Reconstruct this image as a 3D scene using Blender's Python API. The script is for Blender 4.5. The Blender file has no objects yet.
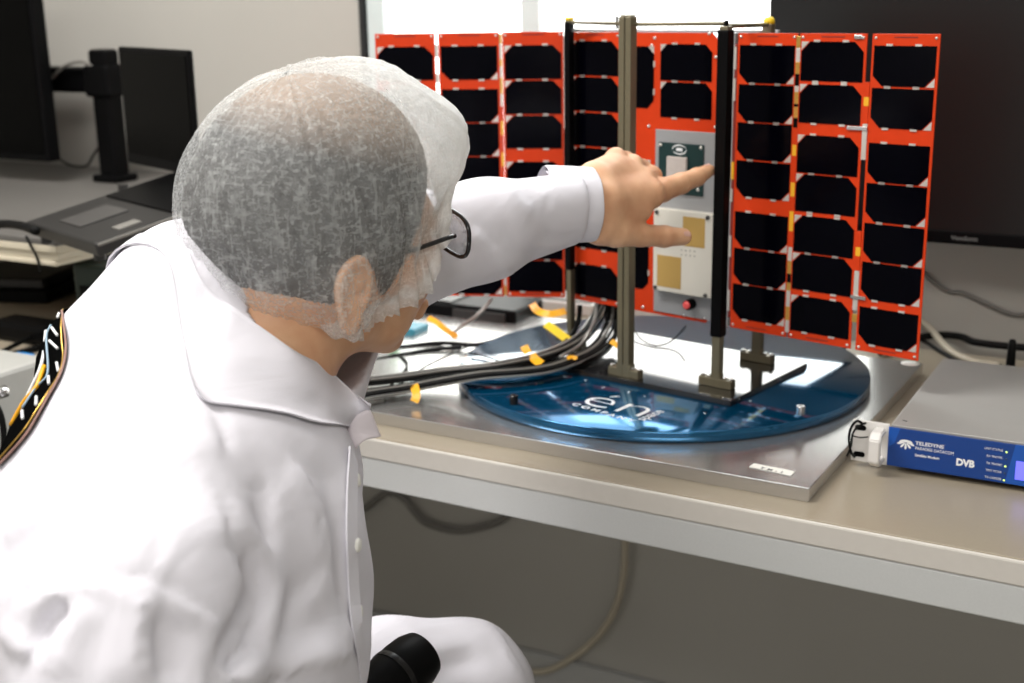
import bpy, bmesh, math, random
import numpy as np
from mathutils import Vector, Matrix

# ------------------------------------------------------------------ camera, world, light, exposure
S = bpy.context.scene
COL = S.collection
rnd = random.Random(7)
PI = math.pi

FPX = 1263.38                                   # focal length in pixels of a 1024 px wide frame
HEAD, PITCH, ROLL = math.radians(29.23), math.radians(15.2265), math.radians(-1.0465)
CAM = np.array([0.0, 0.0, 1.2])
_rz = np.array([[math.cos(HEAD), -math.sin(HEAD), 0], [math.sin(HEAD), math.cos(HEAD), 0], [0, 0, 1]])
_F = np.array([0, math.cos(PITCH), -math.sin(PITCH)]); _U = np.array([0, math.sin(PITCH), math.cos(PITCH)]); _R = np.array([1.0, 0, 0])
CR = _rz @ (math.cos(ROLL) * _R + math.sin(ROLL) * _U)      # camera right, up, forward
CU = _rz @ (-math.sin(ROLL) * _R + math.cos(ROLL) * _U)
CF = _rz @ _F

cam = bpy.data.cameras.new('camera')
cam.sensor_width = 36.0
cam.lens = FPX * 36.0 / 1024.0
cam.clip_start = 0.05
cam.dof.use_dof = True
cam.dof.focus_distance = 1.08
cam.dof.aperture_fstop = 6.0
cam_ob = bpy.data.objects.new('camera', cam)
COL.objects.link(cam_ob)
cam_ob.matrix_world = Matrix((( CR[0], CU[0], -CF[0], CAM[0]), (CR[1], CU[1], -CF[1], CAM[1]), (CR[2], CU[2], -CF[2], CAM[2]), (0, 0, 0, 1)))
S.camera = cam_ob

S.view_settings.view_transform = 'Standard'
S.view_settings.look = 'None'
S.view_settings.gamma = 1.0
S.view_settings.use_curve_mapping = False
S.view_settings.exposure = 0.0

W = bpy.data.worlds.new('world'); S.world = W; W.use_nodes = True
W.node_tree.nodes['Background'].inputs[0].default_value = (1.0, 0.97, 0.92, 1)
W.node_tree.nodes['Background'].inputs[1].default_value = 0.58

def area_light(name, loc, size, energy, color, target=None):
    l = bpy.data.lights.new(name, 'AREA'); l.shape = 'RECTANGLE'; l.size, l.size_y = size; l.energy = energy; l.color = color
    o = bpy.data.objects.new(name, l); COL.objects.link(o); o.location = loc
    d = Vector(target) - Vector(loc) if target else Vector((0, 0, -1))
    o.rotation_euler = d.to_track_quat('-Z', 'Y').to_euler()
    return o
# ceiling luminaires of the laboratory and daylight through the window above the bench
area_light('ceiling_light_bench', (-1.5, 0.40, 2.66), (1.3, 0.5), 62, (1.0, 0.97, 0.93))
area_light('ceiling_light_room', (0.6, -1.0, 2.60), (1.3, 0.5), 34, (1.0, 0.97, 0.92), (-0.5, 1.2, 0.6))
area_light('window_daylight', (-0.75, 1.74, 1.60), (1.0, 1.0), 9, (0.93, 0.97, 1.0), (-0.75, 0.0, 1.0))

def ray(px, py): return CF + CR * ((px - 512.0) / FPX) - CU * ((py - 341.5) / FPX)
def at_z(px, py, z):
    d = ray(px, py); return CAM + d * ((z - CAM[2]) / d[2])
def at_y(px, py, y):
    d = ray(px, py); return CAM + d * (y / d[1])
def at_d(px, py, depth): return CAM + ray(px, py) * depth

# ------------------------------------------------------------------ materials
def mat(name, color, rough=0.5, metal=0.0, var=0.06, scale=40.0, bump=0.0, bscale=None, coat=0.0, spec=None,
        emis=None, estr=0.0, stretch=None, trans=0.0):
    m = bpy.data.materials.new(name); m.use_nodes = True
    nt = m.node_tree; N = nt.nodes; L = nt.links; b = N['Principled BSDF']
    b.inputs['Roughness'].default_value = rough; b.inputs['Metallic'].default_value = metal
    if spec is not None: b.inputs['Specular IOR Level'].default_value = spec
    if coat: b.inputs['Coat Weight'].default_value = coat; b.inputs['Coat Roughness'].default_value = 0.06
    tc = N.new('ShaderNodeTexCoord'); src = tc.outputs['Object']
    if stretch:
        mp = N.new('ShaderNodeMapping'); mp.inputs['Scale'].default_value = stretch
        L.new(src, mp.inputs[0]); src = mp.outputs[0]
    nz = N.new('ShaderNodeTexNoise'); nz.inputs['Scale'].default_value = scale; nz.inputs['Detail'].default_value = 4
    L.new(src, nz.inputs['Vector'])
    mx = N.new('ShaderNodeMix'); mx.data_type = 'RGBA'
    c = Vector(color[:3])
    lo = [max(0, x * (1 - var)) for x in c]; hi = [min(1, x * (1 + var)) for x in c]
    mx.inputs[6].default_value = (*lo, 1); mx.inputs[7].default_value = (*hi, 1)
    L.new(nz.outputs[0], mx.inputs[0]); L.new(mx.outputs[2], b.inputs['Base Color'])
    if bump:
        n2 = N.new('ShaderNodeTexNoise'); n2.inputs['Scale'].default_value = bscale or scale; n2.inputs['Detail'].default_value = 5
        L.new(src, n2.inputs['Vector'])
        bp = N.new('ShaderNodeBump'); bp.inputs['Strength'].default_value = bump; bp.inputs['Distance'].default_value = 0.002
        L.new(n2.outputs[0], bp.inputs['Height']); L.new(bp.outputs[0], b.inputs['Normal'])
    if emis:
        b.inputs['Emission Color'].default_value = (*emis, 1); b.inputs['Emission Strength'].default_value = estr
    if trans: b.inputs['Transmission Weight'].default_value = trans
    return m

M = {}
M['wall'] = mat('wall_paint', (0.455, 0.44, 0.405), 0.85, var=0.03, scale=6, bump=0.05, bscale=300)
M['floor'] = mat('floor_vinyl', (0.42, 0.405, 0.37), 0.55, var=0.12, scale=30)
M['ceiling'] = mat('ceiling_tile', (0.75, 0.75, 0.73), 0.9, var=0.03)
M['skirting'] = mat('skirting_paint', (0.42, 0.42, 0.41), 0.6)
M['win_frame'] = mat('dark_window_frame', (0.012, 0.012, 0.013), 0.5)
M['win_alu'] = mat('pale_window_profile', (0.62, 0.70, 0.70), 0.4)
M['blind'] = mat('window_screen', (0.9, 0.92, 0.9), 0.8, emis=(0.97, 1.0, 0.96), estr=3.2)
M['bench'] = mat('bench_laminate', (0.315, 0.270, 0.205), 0.30, var=0.04, scale=250)
M['bench_edge'] = mat('bench_edge', (0.56, 0.53, 0.49), 0.35, var=0.04, scale=120)
M['bench_metal'] = mat('bench_grey_metal', (0.54, 0.55, 0.55), 0.42, metal=0.15, var=0.05, scale=400)
M['alu'] = mat('brushed_aluminium', (0.60, 0.59, 0.58), 0.24, metal=0.85, var=0.10, scale=60, stretch=(2, 60, 60), bump=0.03)
M['disc'] = mat('blue_anodised_metal', (0.000, 0.115, 0.270), 0.12, metal=0.75, var=0.06, scale=300, coat=1.0)
M['black_metal'] = mat('black_anodised_metal', (0.006, 0.006, 0.007), 0.25, metal=0.2, var=0.2, scale=200)
M['plate_black'] = mat('black_base_plate', (0.010, 0.010, 0.011), 0.10, metal=0.0, var=0.2, scale=200, coat=1.0)
M['olive'] = mat('olive_anodised_metal', (0.20, 0.175, 0.115), 0.38, metal=0.55, var=0.06, scale=200)
M['steel'] = mat('polished_steel', (0.62, 0.62, 0.62), 0.22, metal=1.0, var=0.05)
M['orange'] = mat('orange_panel_board', (0.60, 0.040, 0.004), 0.45, var=0.08, scale=90, spec=0.25)
M['dark_red'] = mat('dark_red_edge', (0.20, 0.018, 0.012), 0.5)
M['cell'] = mat('solar_cell', (0.0006, 0.0006, 0.002), 0.14, var=0.3, scale=60, spec=0.06)
M['silver'] = mat('silver_tab', (0.75, 0.72, 0.68), 0.3, metal=0.6)
M['gold'] = mat('gold_strip', (0.85, 0.50, 0.12), 0.28, metal=0.9, var=0.25, scale=400)
M['gold_patch'] = mat('gold_patch', (0.56, 0.36, 0.11), 0.5, metal=0.35, var=0.06, scale=800)
M['kapton'] = mat('amber_tape', (0.80, 0.42, 0.02), 0.35)
M['sat_grey'] = mat('grey_aluminium_panel', (0.40, 0.405, 0.42), 0.45, metal=0.45, var=0.04)
M['sat_white'] = mat('white_antenna_cover', (0.66, 0.63, 0.56), 0.5, var=0.03)
M['pcb'] = mat('green_circuit_board', (0.004, 0.028, 0.028), 0.4, var=0.2, scale=300)
M['ceramic'] = mat('pale_ceramic', (0.52, 0.46, 0.43), 0.5, var=0.12, scale=150)
M['white_ink'] = mat('white_lettering', (0.85, 0.86, 0.88), 0.6, var=0.02)
M['red_cap'] = mat('pink_red_cap', (0.85, 0.10, 0.10), 0.4)
M['yellow'] = mat('yellow_plastic', (0.80, 0.56, 0.01), 0.45)
M['tag_yellow'] = mat('amber_cable_label', (0.90, 0.42, 0.008), 0.45, var=0.1, scale=120)
M['black'] = mat('black_plastic', (0.0022, 0.0022, 0.0025), 0.42, var=0.2, scale=100, spec=0.08)
M['black_gloss'] = mat('black_screen_glass', (0.0012, 0.0012, 0.0012), 0.16, var=0.1, spec=0.05)
M['monitor_glass'] = mat('matte_screen', (0.0012, 0.0012, 0.0012), 0.38, var=0.1, spec=0.45)
M['rubber'] = mat('black_cable_sheath', (0.004, 0.004, 0.004), 0.5, var=0.25, scale=200, spec=0.12)
M['cable_grey'] = mat('grey_cable_sheath', (0.17, 0.16, 0.145), 0.5)
M['cable_beige'] = mat('beige_cable_sheath', (0.46, 0.41, 0.32), 0.5)
M['braid'] = mat('silver_braid', (0.42, 0.41, 0.39), 0.35, metal=0.6, var=0.3, scale=900)
M['modem_top'] = mat('grey_painted_steel', (0.40, 0.385, 0.37), 0.36, metal=0.25, var=0.03)
M['modem_white'] = mat('white_painted_metal', (0.72, 0.70, 0.68), 0.4, var=0.03)
M['lcd'] = mat('lit_display', (0.1, 0.1, 0.6), 0.3, emis=(0.16, 0.16, 1.0), estr=1.1)
M['led'] = mat('lit_indicator', (0.5, 0.8, 0.1), 0.3, emis=(0.75, 1.0, 0.25), estr=1.2)
M['led_off'] = mat('unlit_indicator', (0.02, 0.05, 0.10), 0.3)
M['cream'] = mat('cream_board_edge', (0.60, 0.54, 0.42), 0.6, var=0.25, scale=14, stretch=(0.2, 1, 22))
M['shelf'] = mat('grey_laminate', (0.12, 0.113, 0.105), 0.5, var=0.04)
M['dark_grey'] = mat('dark_grey_plastic', (0.016, 0.015, 0.0145), 0.45, var=0.1)
M['mid_grey'] = mat('mid_grey_plastic', (0.055, 0.052, 0.05), 0.4, var=0.1)
M['box_grey'] = mat('grey_instrument_case', (0.42, 0.42, 0.40), 0.45, var=0.05)
M['blue_plastic'] = mat('bright_blue_plastic', (0.01, 0.22, 0.60), 0.4)
M['teal'] = mat('teal_plastic', (0.02, 0.17, 0.24), 0.4, var=0.3, scale=80)
M['green'] = mat('green_plastic', (0.10, 0.50, 0.10), 0.4)
M['paper'] = mat('white_paper_label', (0.85, 0.84, 0.80), 0.7, var=0.03)
M['ink'] = mat('dark_print', (0.03, 0.03, 0.03), 0.7)
M['key_grey'] = mat('pale_keycap', (0.40, 0.36, 0.33), 0.5, var=0.25, scale=60)

def modem_blue():
    m = mat('blue_printed_front', (0.004, 0.06, 0.30), 0.35, var=0.02)
    nt = m.node_tree; N = nt.nodes; L = nt.links; b = N['Principled BSDF']
    tc = N.new('ShaderNodeTexCoord'); vo = N.new('ShaderNodeTexVoronoi'); vo.inputs['Scale'].default_value = 11.0
    vo.feature = 'F1'; L.new(tc.outputs['Object'], vo.inputs['Vector'])
    cr = N.new('ShaderNodeValToRGB'); L.new(vo.outputs['Color'], cr.inputs[0]); cr.color_ramp.interpolation = 'CONSTANT'
    e = cr.color_ramp.elements; e[0].position = 0; e[0].color = (0.003, 0.045, 0.24, 1); e[1].position = 0.5; e[1].color = (0.006, 0.085, 0.42, 1)
    x = e.new(0.75); x.color = (0.002, 0.025, 0.15, 1)
    L.new(cr.outputs[0], b.inputs['Base Color'])
    return m
M['modem_blue'] = modem_blue()

# ------------------------------------------------------------------ mesh helpers
FRAME = {}                                        # world matrix of every Empty made below
def props(o, label=None, cat=None, group=None, kind=None):
    if label: o['label'] = label
    if cat: o['category'] = cat
    if group: o['group'] = group
    if kind: o['kind'] = kind
    return o
def thing(name, label, cat, loc=(0, 0, 0), rotz=0.0, group=None):
    o = bpy.data.objects.new(name, None); COL.objects.link(o); o.empty_display_size = 0.05
    o.location = loc; o.rotation_euler = (0, 0, rotz)
    FRAME[o.name] = Matrix.Translation(Vector(loc)) @ Matrix.Rotation(rotz, 4, 'Z')
    return props(o, label, cat, group)
def obj(name, bm, mats, parent=None, smooth=False, world=False, label=None, loc=None, recalc=True):
    """link bm as ONE mesh object; world=True: its coordinates are world ones, made local to the parent"""
    p = parent
    if world and p is not None:
        root = p
        while root.parent is not None: root = root.parent
        bm.transform(FRAME[root.name].inverted())
    me = bpy.data.meshes.new(name)
    bmesh.ops.recalc_face_normals(bm, faces=bm.faces[:]) if recalc and len(bm.faces) < 60000 else None
    bm.to_mesh(me); bm.free()
    for mm in (mats if isinstance(mats, (list, tuple)) else [mats]): me.materials.append(mm)
    if smooth: me.polygons.foreach_set('use_smooth', [True] * len(me.polygons))
    o = bpy.data.objects.new(name, me); COL.objects.link(o)
    if p is not None: o.parent = p
    if label: o['label'] = label
    return o
def auto_smooth(o, ang=35):
    me = o.data
    me.polygons.foreach_set('use_smooth', [True] * len(me.polygons))
    bm = bmesh.new(); bm.from_mesh(me)
    a = math.radians(ang)
    for e in bm.edges: e.smooth = not (len(e.link_faces) == 2 and e.calc_face_angle(0) > a)
    bm.to_mesh(me); bm.free()
    return o
def NB(): return bmesh.new()
def put(bm, tmp, mi=0, mtx=None):
    if mtx is not None: tmp.transform(mtx)
    vm = {}
    for v in tmp.verts: vm[v] = bm.verts.new(v.co)
    for f in tmp.faces:
        try:
            g = bm.faces.new([vm[v] for v in f.verts]); g.material_index = mi if mi is not None else f.material_index; g.smooth = f.smooth
        except ValueError: pass
    tmp.free()
    return bm
def box(bm, c, s, bev=0.0, mi=0, mtx=None, seg=2):
    t = bmesh.new(); bmesh.ops.create_cube(t, size=1.0)
    for v in t.verts: v.co = Vector((c[0] + v.co.x * s[0], c[1] + v.co.y * s[1], c[2] + v.co.z * s[2]))
    if bev: bmesh.ops.bevel(t, geom=t.edges[:], offset=min(bev, min(s) * 0.45), segments=seg, affect='EDGES', profile=0.5)
    return put(bm, t, mi, mtx)
def lathe(bm, prof, c=(0, 0, 0), n=32, mi=0, mtx=None, sm=True):
    t = bmesh.new(); rings = []
    for r, z in prof:
        if r <= 1e-7: rings.append([t.verts.new((c[0], c[1], c[2] + z))])
        else: rings.append([t.verts.new((c[0] + r * math.cos(2 * PI * k / n), c[1] + r * math.sin(2 * PI * k / n), c[2] + z)) for k in range(n)])
    for a, b in zip(rings, rings[1:]):
        for k in range(n):
            q = [a[k % len(a)], a[(k + 1) % len(a)], b[(k + 1) % len(b)], b[k % len(b)]]
            u = []
            for v in q:
                if v not in u: u.append(v)
            if len(u) > 2:
                f = t.faces.new(u); f.smooth = sm
    return put(bm, t, mi, mtx)
def cyl(bm, p0, p1, r, n=20, mi=0, bev=0.0):
    p0, p1 = Vector(p0), Vector(p1); d = p1 - p0; h = d.length
    m = Matrix.Translation(p0) @ d.to_track_quat('Z', 'Y').to_matrix().to_4x4()
    b = min(bev, r * 0.5, h * 0.4)
    pr = [(0, 0), (r - b, 0), (r, b), (r, h - b), (r - b, h), (0, h)] if b else [(0, 0), (r, 0), (r, h), (0, h)]
    return lathe(bm, pr, n=n, mi=mi, mtx=m, sm=bool(b))
def catmull(pts, n=8):
    P = [Vector(p) for p in pts]; P = [P[0] * 2 - P[1]] + P + [P[-1] * 2 - P[-2]]; out = []
    for i in range(1, len(P) - 2):
        a, b, c, d = P[i - 1:i + 3]
        for k in range(n):
            t = k / n
            out.append(0.5 * ((2 * b) + (-a + c) * t + (2 * a - 5 * b + 4 * c - d) * t * t + (-a + 3 * b - 3 * c + d) * t ** 3))
    out.append(P[-2]); return out
def tube(bm, pts, r, n=10, smooth_n=8, mi=0):
    P = catmull(pts, smooth_n) if smooth_n else [Vector(p) for p in pts]
    t = bmesh.new(); rings = []; up = Vector((0.13, 0.21, 1)).normalized()
    for i, p in enumerate(P):
        d = (P[min(i + 1, len(P) - 1)] - P[max(i - 1, 0)]).normalized()
        x = up.cross(d)
        if x.length < 1e-4: x = Vector((1, 0, 0)).cross(d)
        x.normalize(); y = d.cross(x).normalized(); up = d.cross(x) if False else up
        rr = r[i] if isinstance(r, (list, tuple)) else r
        rings.append([t.verts.new(p + x * (rr * math.cos(2 * PI * k / n)) + y * (rr * math.sin(2 * PI * k / n))) for k in range(n)])
    for a, b in zip(rings, rings[1:]):
        for k in range(n):
            f = t.faces.new([a[k], a[(k + 1) % n], b[(k + 1) % n], b[k]]); f.smooth = True
    t.faces.new(rings[0][::-1]); t.faces.new(rings[-1])
    return put(bm, t, mi)
def prism(bm, poly, z0, z1, mi=0, mtx=None, bev=0.0):
    """extrude the xy polygon between z0 and z1"""
    t = bmesh.new()
    a = [t.verts.new((x, y, z0)) for x, y in poly]; b = [t.verts.new((x, y, z1)) for x, y in poly]
    t.faces.new(a[::-1]); t.faces.new(b)
    for i in range(len(poly)):
        j = (i + 1) % len(poly); t.faces.new([a[i], a[j], b[j], b[i]])
    if bev: bmesh.ops.bevel(t, geom=[e for e in t.edges], offset=bev, segments=1, affect='EDGES')
    return put(bm, t, mi, mtx)
def text_bm(body, size, depth=0.0002, align='LEFT', squash=1.0, bold=0.0, mtx=None, bm=None, spacing=1.0):
    cu = bpy.data.curves.new('lettering', 'FONT'); cu.body = body; cu.size = size; cu.extrude = depth; cu.align_x = align; cu.offset = bold
    cu.space_character = spacing
    cu.resolution_u = 3
    o = bpy.data.objects.new('lettering', cu); COL.objects.link(o)
    dg = bpy.context.evaluated_depsgraph_get(); me = bpy.data.meshes.new_from_object(o.evaluated_get(dg))
    bpy.data.objects.remove(o); bpy.data.curves.remove(cu)
    t = bmesh.new(); t.from_mesh(me); bpy.data.meshes.remove(me)
    for v in t.verts: v.co.x *= squash
    out = bm if bm is not None else bmesh.new()
    return put(out, t, 0, mtx)
def basis(o, x, y, z):
    x, y, z = Vector(x), Vector(y), Vector(z)
    return Matrix(((x.x, y.x, z.x, o[0]), (x.y, y.y, z.y, o[1]), (x.z, y.z, z.z, o[2]), (0, 0, 0, 1)))
def strip(bm, pts, w, th, normal, mi=0, sn=6):
    """ribbon of width w along pts, thickness th along normal"""
    P = catmull(pts, sn) if sn else [Vector(p) for p in pts]; n = Vector(normal).normalized(); t = bmesh.new(); R = []
    for i, p in enumerate(P):
        d = (P[min(i + 1, len(P) - 1)] - P[max(i - 1, 0)]).normalized(); s = d.cross(n).normalized() * (w / 2)
        R.append([t.verts.new(q) for q in (p - s, p + s, p + s + n * th, p - s + n * th)])
    for a, b in zip(R, R[1:]):
        for k in range(4): t.faces.new([a[k], a[(k + 1) % 4], b[(k + 1) % 4], b[k]])
    t.faces.new(R[0][::-1]); t.faces.new(R[-1])
    return put(bm, t, mi)
# ------------------------------------------------------------------ the room
WALL_Y = 1.80
def struct(name, bm, m, parent=None):
    o = obj(name, bm, m, parent)
    if parent is None: o['kind'] = 'structure'
    return o
struct('floor', box(NB(), (-0.6, 0.0, -0.02), (6.0, 5.0, 0.04)), M['floor'])
struct('ceiling', box(NB(), (-0.6, 0.0, 2.74), (6.0, 5.0, 0.08)), M['ceiling'])
WX0, WX1, WZ0, WZ1 = -1.285, -0.40, 0.765, 2.2        # window opening
b = NB()
box(b, ((-3.6 + WX0) / 2, WALL_Y + 0.06, 1.35), (WX0 + 3.6, 0.12, 2.7))
box(b, ((WX1 + 2.4) / 2, WALL_Y + 0.06, 1.35), (2.4 - WX1, 0.12, 2.7))
box(b, ((WX0 + WX1) / 2, WALL_Y + 0.06, WZ0 / 2), (WX1 - WX0, 0.12, WZ0))
box(b, ((WX0 + WX1) / 2, WALL_Y + 0.06, (WZ1 + 2.7) / 2), (WX1 - WX0, 0.12, 2.7 - WZ1))
struct('wall_back', b, M['wall'])
struct('wall_left', box(NB(), (-3.6, 0.0, 1.35), (0.1, 5.0, 2.7)), M['wall'])
struct('wall_right', box(NB(), (2.4, 0.0, 1.35), (0.1, 5.0, 2.7)), M['wall'])
struct('baseboard_back', box(NB(), (-0.6, WALL_Y - 0.008, 0.035), (6.0, 0.016, 0.07), 0.003), M['skirting'])

win = thing('window_1', 'bright window in the back wall above the workbench', 'window', ((WX0 + WX1) / 2, WALL_Y, WZ0))
win['kind'] = 'structure'
b = NB()
for x in (WX0 + 0.0045, WX1 - 0.0045): box(b, (x, WALL_Y + 0.005, (WZ0 + WZ1) / 2), (0.009, 0.03, WZ1 - WZ0), 0.001)
for z in (WZ0 + 0.0045, WZ1 - 0.0045): box(b, ((WX0 + WX1) / 2, WALL_Y + 0.005, z), (WX1 - WX0, 0.03, 0.009), 0.001)
obj('window_frame', b, M['win_frame'], win, world=True)
mx = at_y(534, 10, WALL_Y + 0.03)[0]
for x, w, y in ((WX0 + 0.028, 0.036, 0.012), (mx, 0.035, 0.03)): obj('mullion', box(NB(), (x, WALL_Y + y, (WZ0 + WZ1) / 2), (w, 0.03, WZ1 - WZ0 - 0.02), 0.004), M['win_alu'], win, world=True)
obj('window_pane', box(NB(), ((WX0 + WX1) / 2, WALL_Y + 0.05, (WZ0 + WZ1) / 2), (WX1 - WX0 - 0.02, 0.006, WZ1 - WZ0 - 0.02)), M['blind'], win, world=True)

# ------------------------------------------------------------------ the workbench
TZ = 0.7272
BX0, BX1, BY0 = -3.0, 1.6, 1.085
bench = thing('workbench', 'long beige laboratory workbench along the window wall', 'workbench', (-0.7, 1.4, 0))
b = NB(); box(b, ((BX0 + BX1) / 2, (BY0 + WALL_Y - 0.076) / 2, TZ - 0.0115), (BX1 - BX0, WALL_Y - BY0 - 0.076, 0.023), 0.0012)
obj('worktop', b, M['bench'], bench, world=True)
b = NB(); box(b, ((BX0 + BX1) / 2, BY0 - 0.001, TZ - 0.013), (BX1 - BX0, 0.005, 0.024), 0.0022)
obj('edge_band', b, M['bench_edge'], bench, world=True, label='pale edge band along the front of the worktop')
b = NB(); box(b, ((BX0 + BX1) / 2, BY0 + 0.0085, TZ - 0.0425), (BX1 - BX0, 0.022, 0.036), 0.002)
obj('front_beam', b, M['bench_metal'], bench, world=True, label='grey metal beam under the worktop edge')
for x in (BX0 + 0.05, BX1 - 0.05, -1.95, 0.62):
    for y in (BY0 + 0.05, WALL_Y - 0.12):
        b = NB(); box(b, (x, y, (TZ - 0.061) / 2), (0.05, 0.05, TZ - 0.061), 0.004)
        obj('leg', b, M['bench_metal'], bench, world=True)
bench.rotation_euler.z = math.radians(-0.9); bench.location.y += 0.005
# ------------------------------------------------------------------ slab, disc, stand and satellite
SZ = 0.742                                       # top of the slab
slab = thing('metal_slab', 'thick brushed aluminium slab lying on the workbench under the blue disc', 'slab', (-0.68, 1.36, TZ))
b = NB(); box(b, ((-0.305 - 1.06) / 2, (1.122 + 1.60) / 2, (TZ + SZ) / 2), (1.06 - 0.305, 0.478, SZ - TZ - 0.0004), 0.0008)
b.transform(Matrix.Translation((-0.305, 1.122, 0)) @ Matrix.Rotation(math.radians(-1.0), 4, 'Z') @ Matrix.Translation((0.305, -1.122, 0)))
obj('plate', b, M['alu'], slab, world=True)
P = [at_z(x, y, SZ + 0.0001) for x, y in ((749, 467), (754, 463.5), (795, 471.5), (791, 476))]
b = NB(); t = bmesh.new(); lo = [t.verts.new(p) for p in P]; hi = [t.verts.new(p + np.array([0, 0, 0.0004])) for p in P]
t.faces.new(hi); t.faces.new(lo)
for i in range(4): t.faces.new([lo[i], lo[(i + 1) % 4], hi[(i + 1) % 4], hi[i]])
put(b, t)
lab = obj('paper_label', b, M['paper'], slab, world=True, label='small white paper label near the slab corner')
o0 = at_z(759.5, 468.4, SZ + 0.0007); xd = Vector(at_z(788, 474.5, SZ + 0.0007) - o0).normalized(); zd = Vector((0, 0, 1)); yd = zd.cross(xd)
obj('print', text_bm('TM-1', 0.0072, 0.00005, squash=1.0, bold=0.0002, mtx=basis(o0, xd, yd, zd), spacing=1.8), M['ink'], lab, world=True)

DC = (-0.577, 1.409); DR = 0.2528; DZ = 0.755
disc = thing('turntable_disc', 'large round blue anodised metal disc lying on the aluminium slab', 'disc', (DC[0], DC[1], SZ))
b = NB(); lathe(b, [(0, 0.0008), (DR - 0.0012, 0.0008), (DR, 0.0020), (DR, 0.0118), (DR - 0.0012, 0.013), (0, 0.013)], n=160, sm=False)
lathe(b, [(0, 0.0001), (DR - 0.05, 0.0001), (DR - 0.05, 0.0008)], n=96, sm=False)
auto_smooth(obj('plate', b, M['disc'], disc), 50)
def standoff(px, py, r, h, m):
    p = at_z(px, py, DZ)
    b = NB(); lathe(b, [(0, 0), (r, 0), (r, h - 0.0006), (r - 0.0006, h), (r * .45, h), (r * .45, h - 0.002), (0, h - 0.002)], c=(p[0], p[1], DZ), n=20)
    return auto_smooth(obj('standoff', b, m, disc, world=True), 40)
standoff(514, 404, 0.0050, 0.0105, M['black_metal'])['label'] = 'dark standoff on the disc'
standoff(800.5, 414, 0.0048, 0.0095, M['steel'])['label'] = 'shiny steel standoff on the disc'
for i, (px, py) in enumerate(((629.5, 392), (644.5, 396), (750, 401), (797, 380), (705, 413), (586, 380), (604, 387))):
    p = at_z(px, py, DZ); b = NB(); lathe(b, [(0, 0.0006), (0.0016, 0.0006), (0.0019, 0)], c=(p[0], p[1], DZ), n=12)
    obj('screw_head', b, M['steel'], disc, world=True)
# lettering printed on the disc
zd = Vector((0, 0, 1))
def on_disc(body, origin, ang, w, h, bold=0.0, sp=1.0):
    t = text_bm(body, 1.0, 0.001, bold=bold, spacing=sp); xs = [v.co.x for v in t.verts]; ys = [v.co.y for v in t.verts]
    x0, y0 = min(xs), min(0.0, 0.0); kx, ky = w / (max(xs) - x0), h / max(ys)
    m = Matrix.Translation(origin) @ Matrix.Rotation(math.radians(ang), 4, 'Z')
    for v in t.verts: v.co = m @ Vector(((v.co.x - x0) * kx, (v.co.y - y0) * ky, 0.00012 if v.co.z > 0 else 0.00004))
    return obj('lettering', t, M['white_ink'], disc, world=True)
def disc_pt(px, py): return Vector(at_z(px, py, DZ))
def _ang(p, q): d = disc_pt(*q) - disc_pt(*p); return math.degrees(math.atan2(d.y, d.x)), d.length
_a, _w = _ang((611, 411.6), (635, 418)); _d = Vector((math.cos(math.radians(_a)), math.sin(math.radians(_a)), 0)); _nf = disc_pt(635, 418)
_le = _nf + _d * (disc_pt(576.5, 403.6) - _nf).dot(_d)
on_disc('\u00e9n', _le, _a + 4, (_nf - _le).length, 0.047, bold=-0.018)
_a2, _w2 = _ang((571, 404.6), (632, 422.3))
on_disc('COMPANY', disc_pt(571, 404.6), _a2, _w2, 0.0080, bold=0.02, sp=1.5)
on_disc('space', disc_pt(643.5, 420.8), 77.4, 0.0400, 0.0085, bold=0.01)

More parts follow.
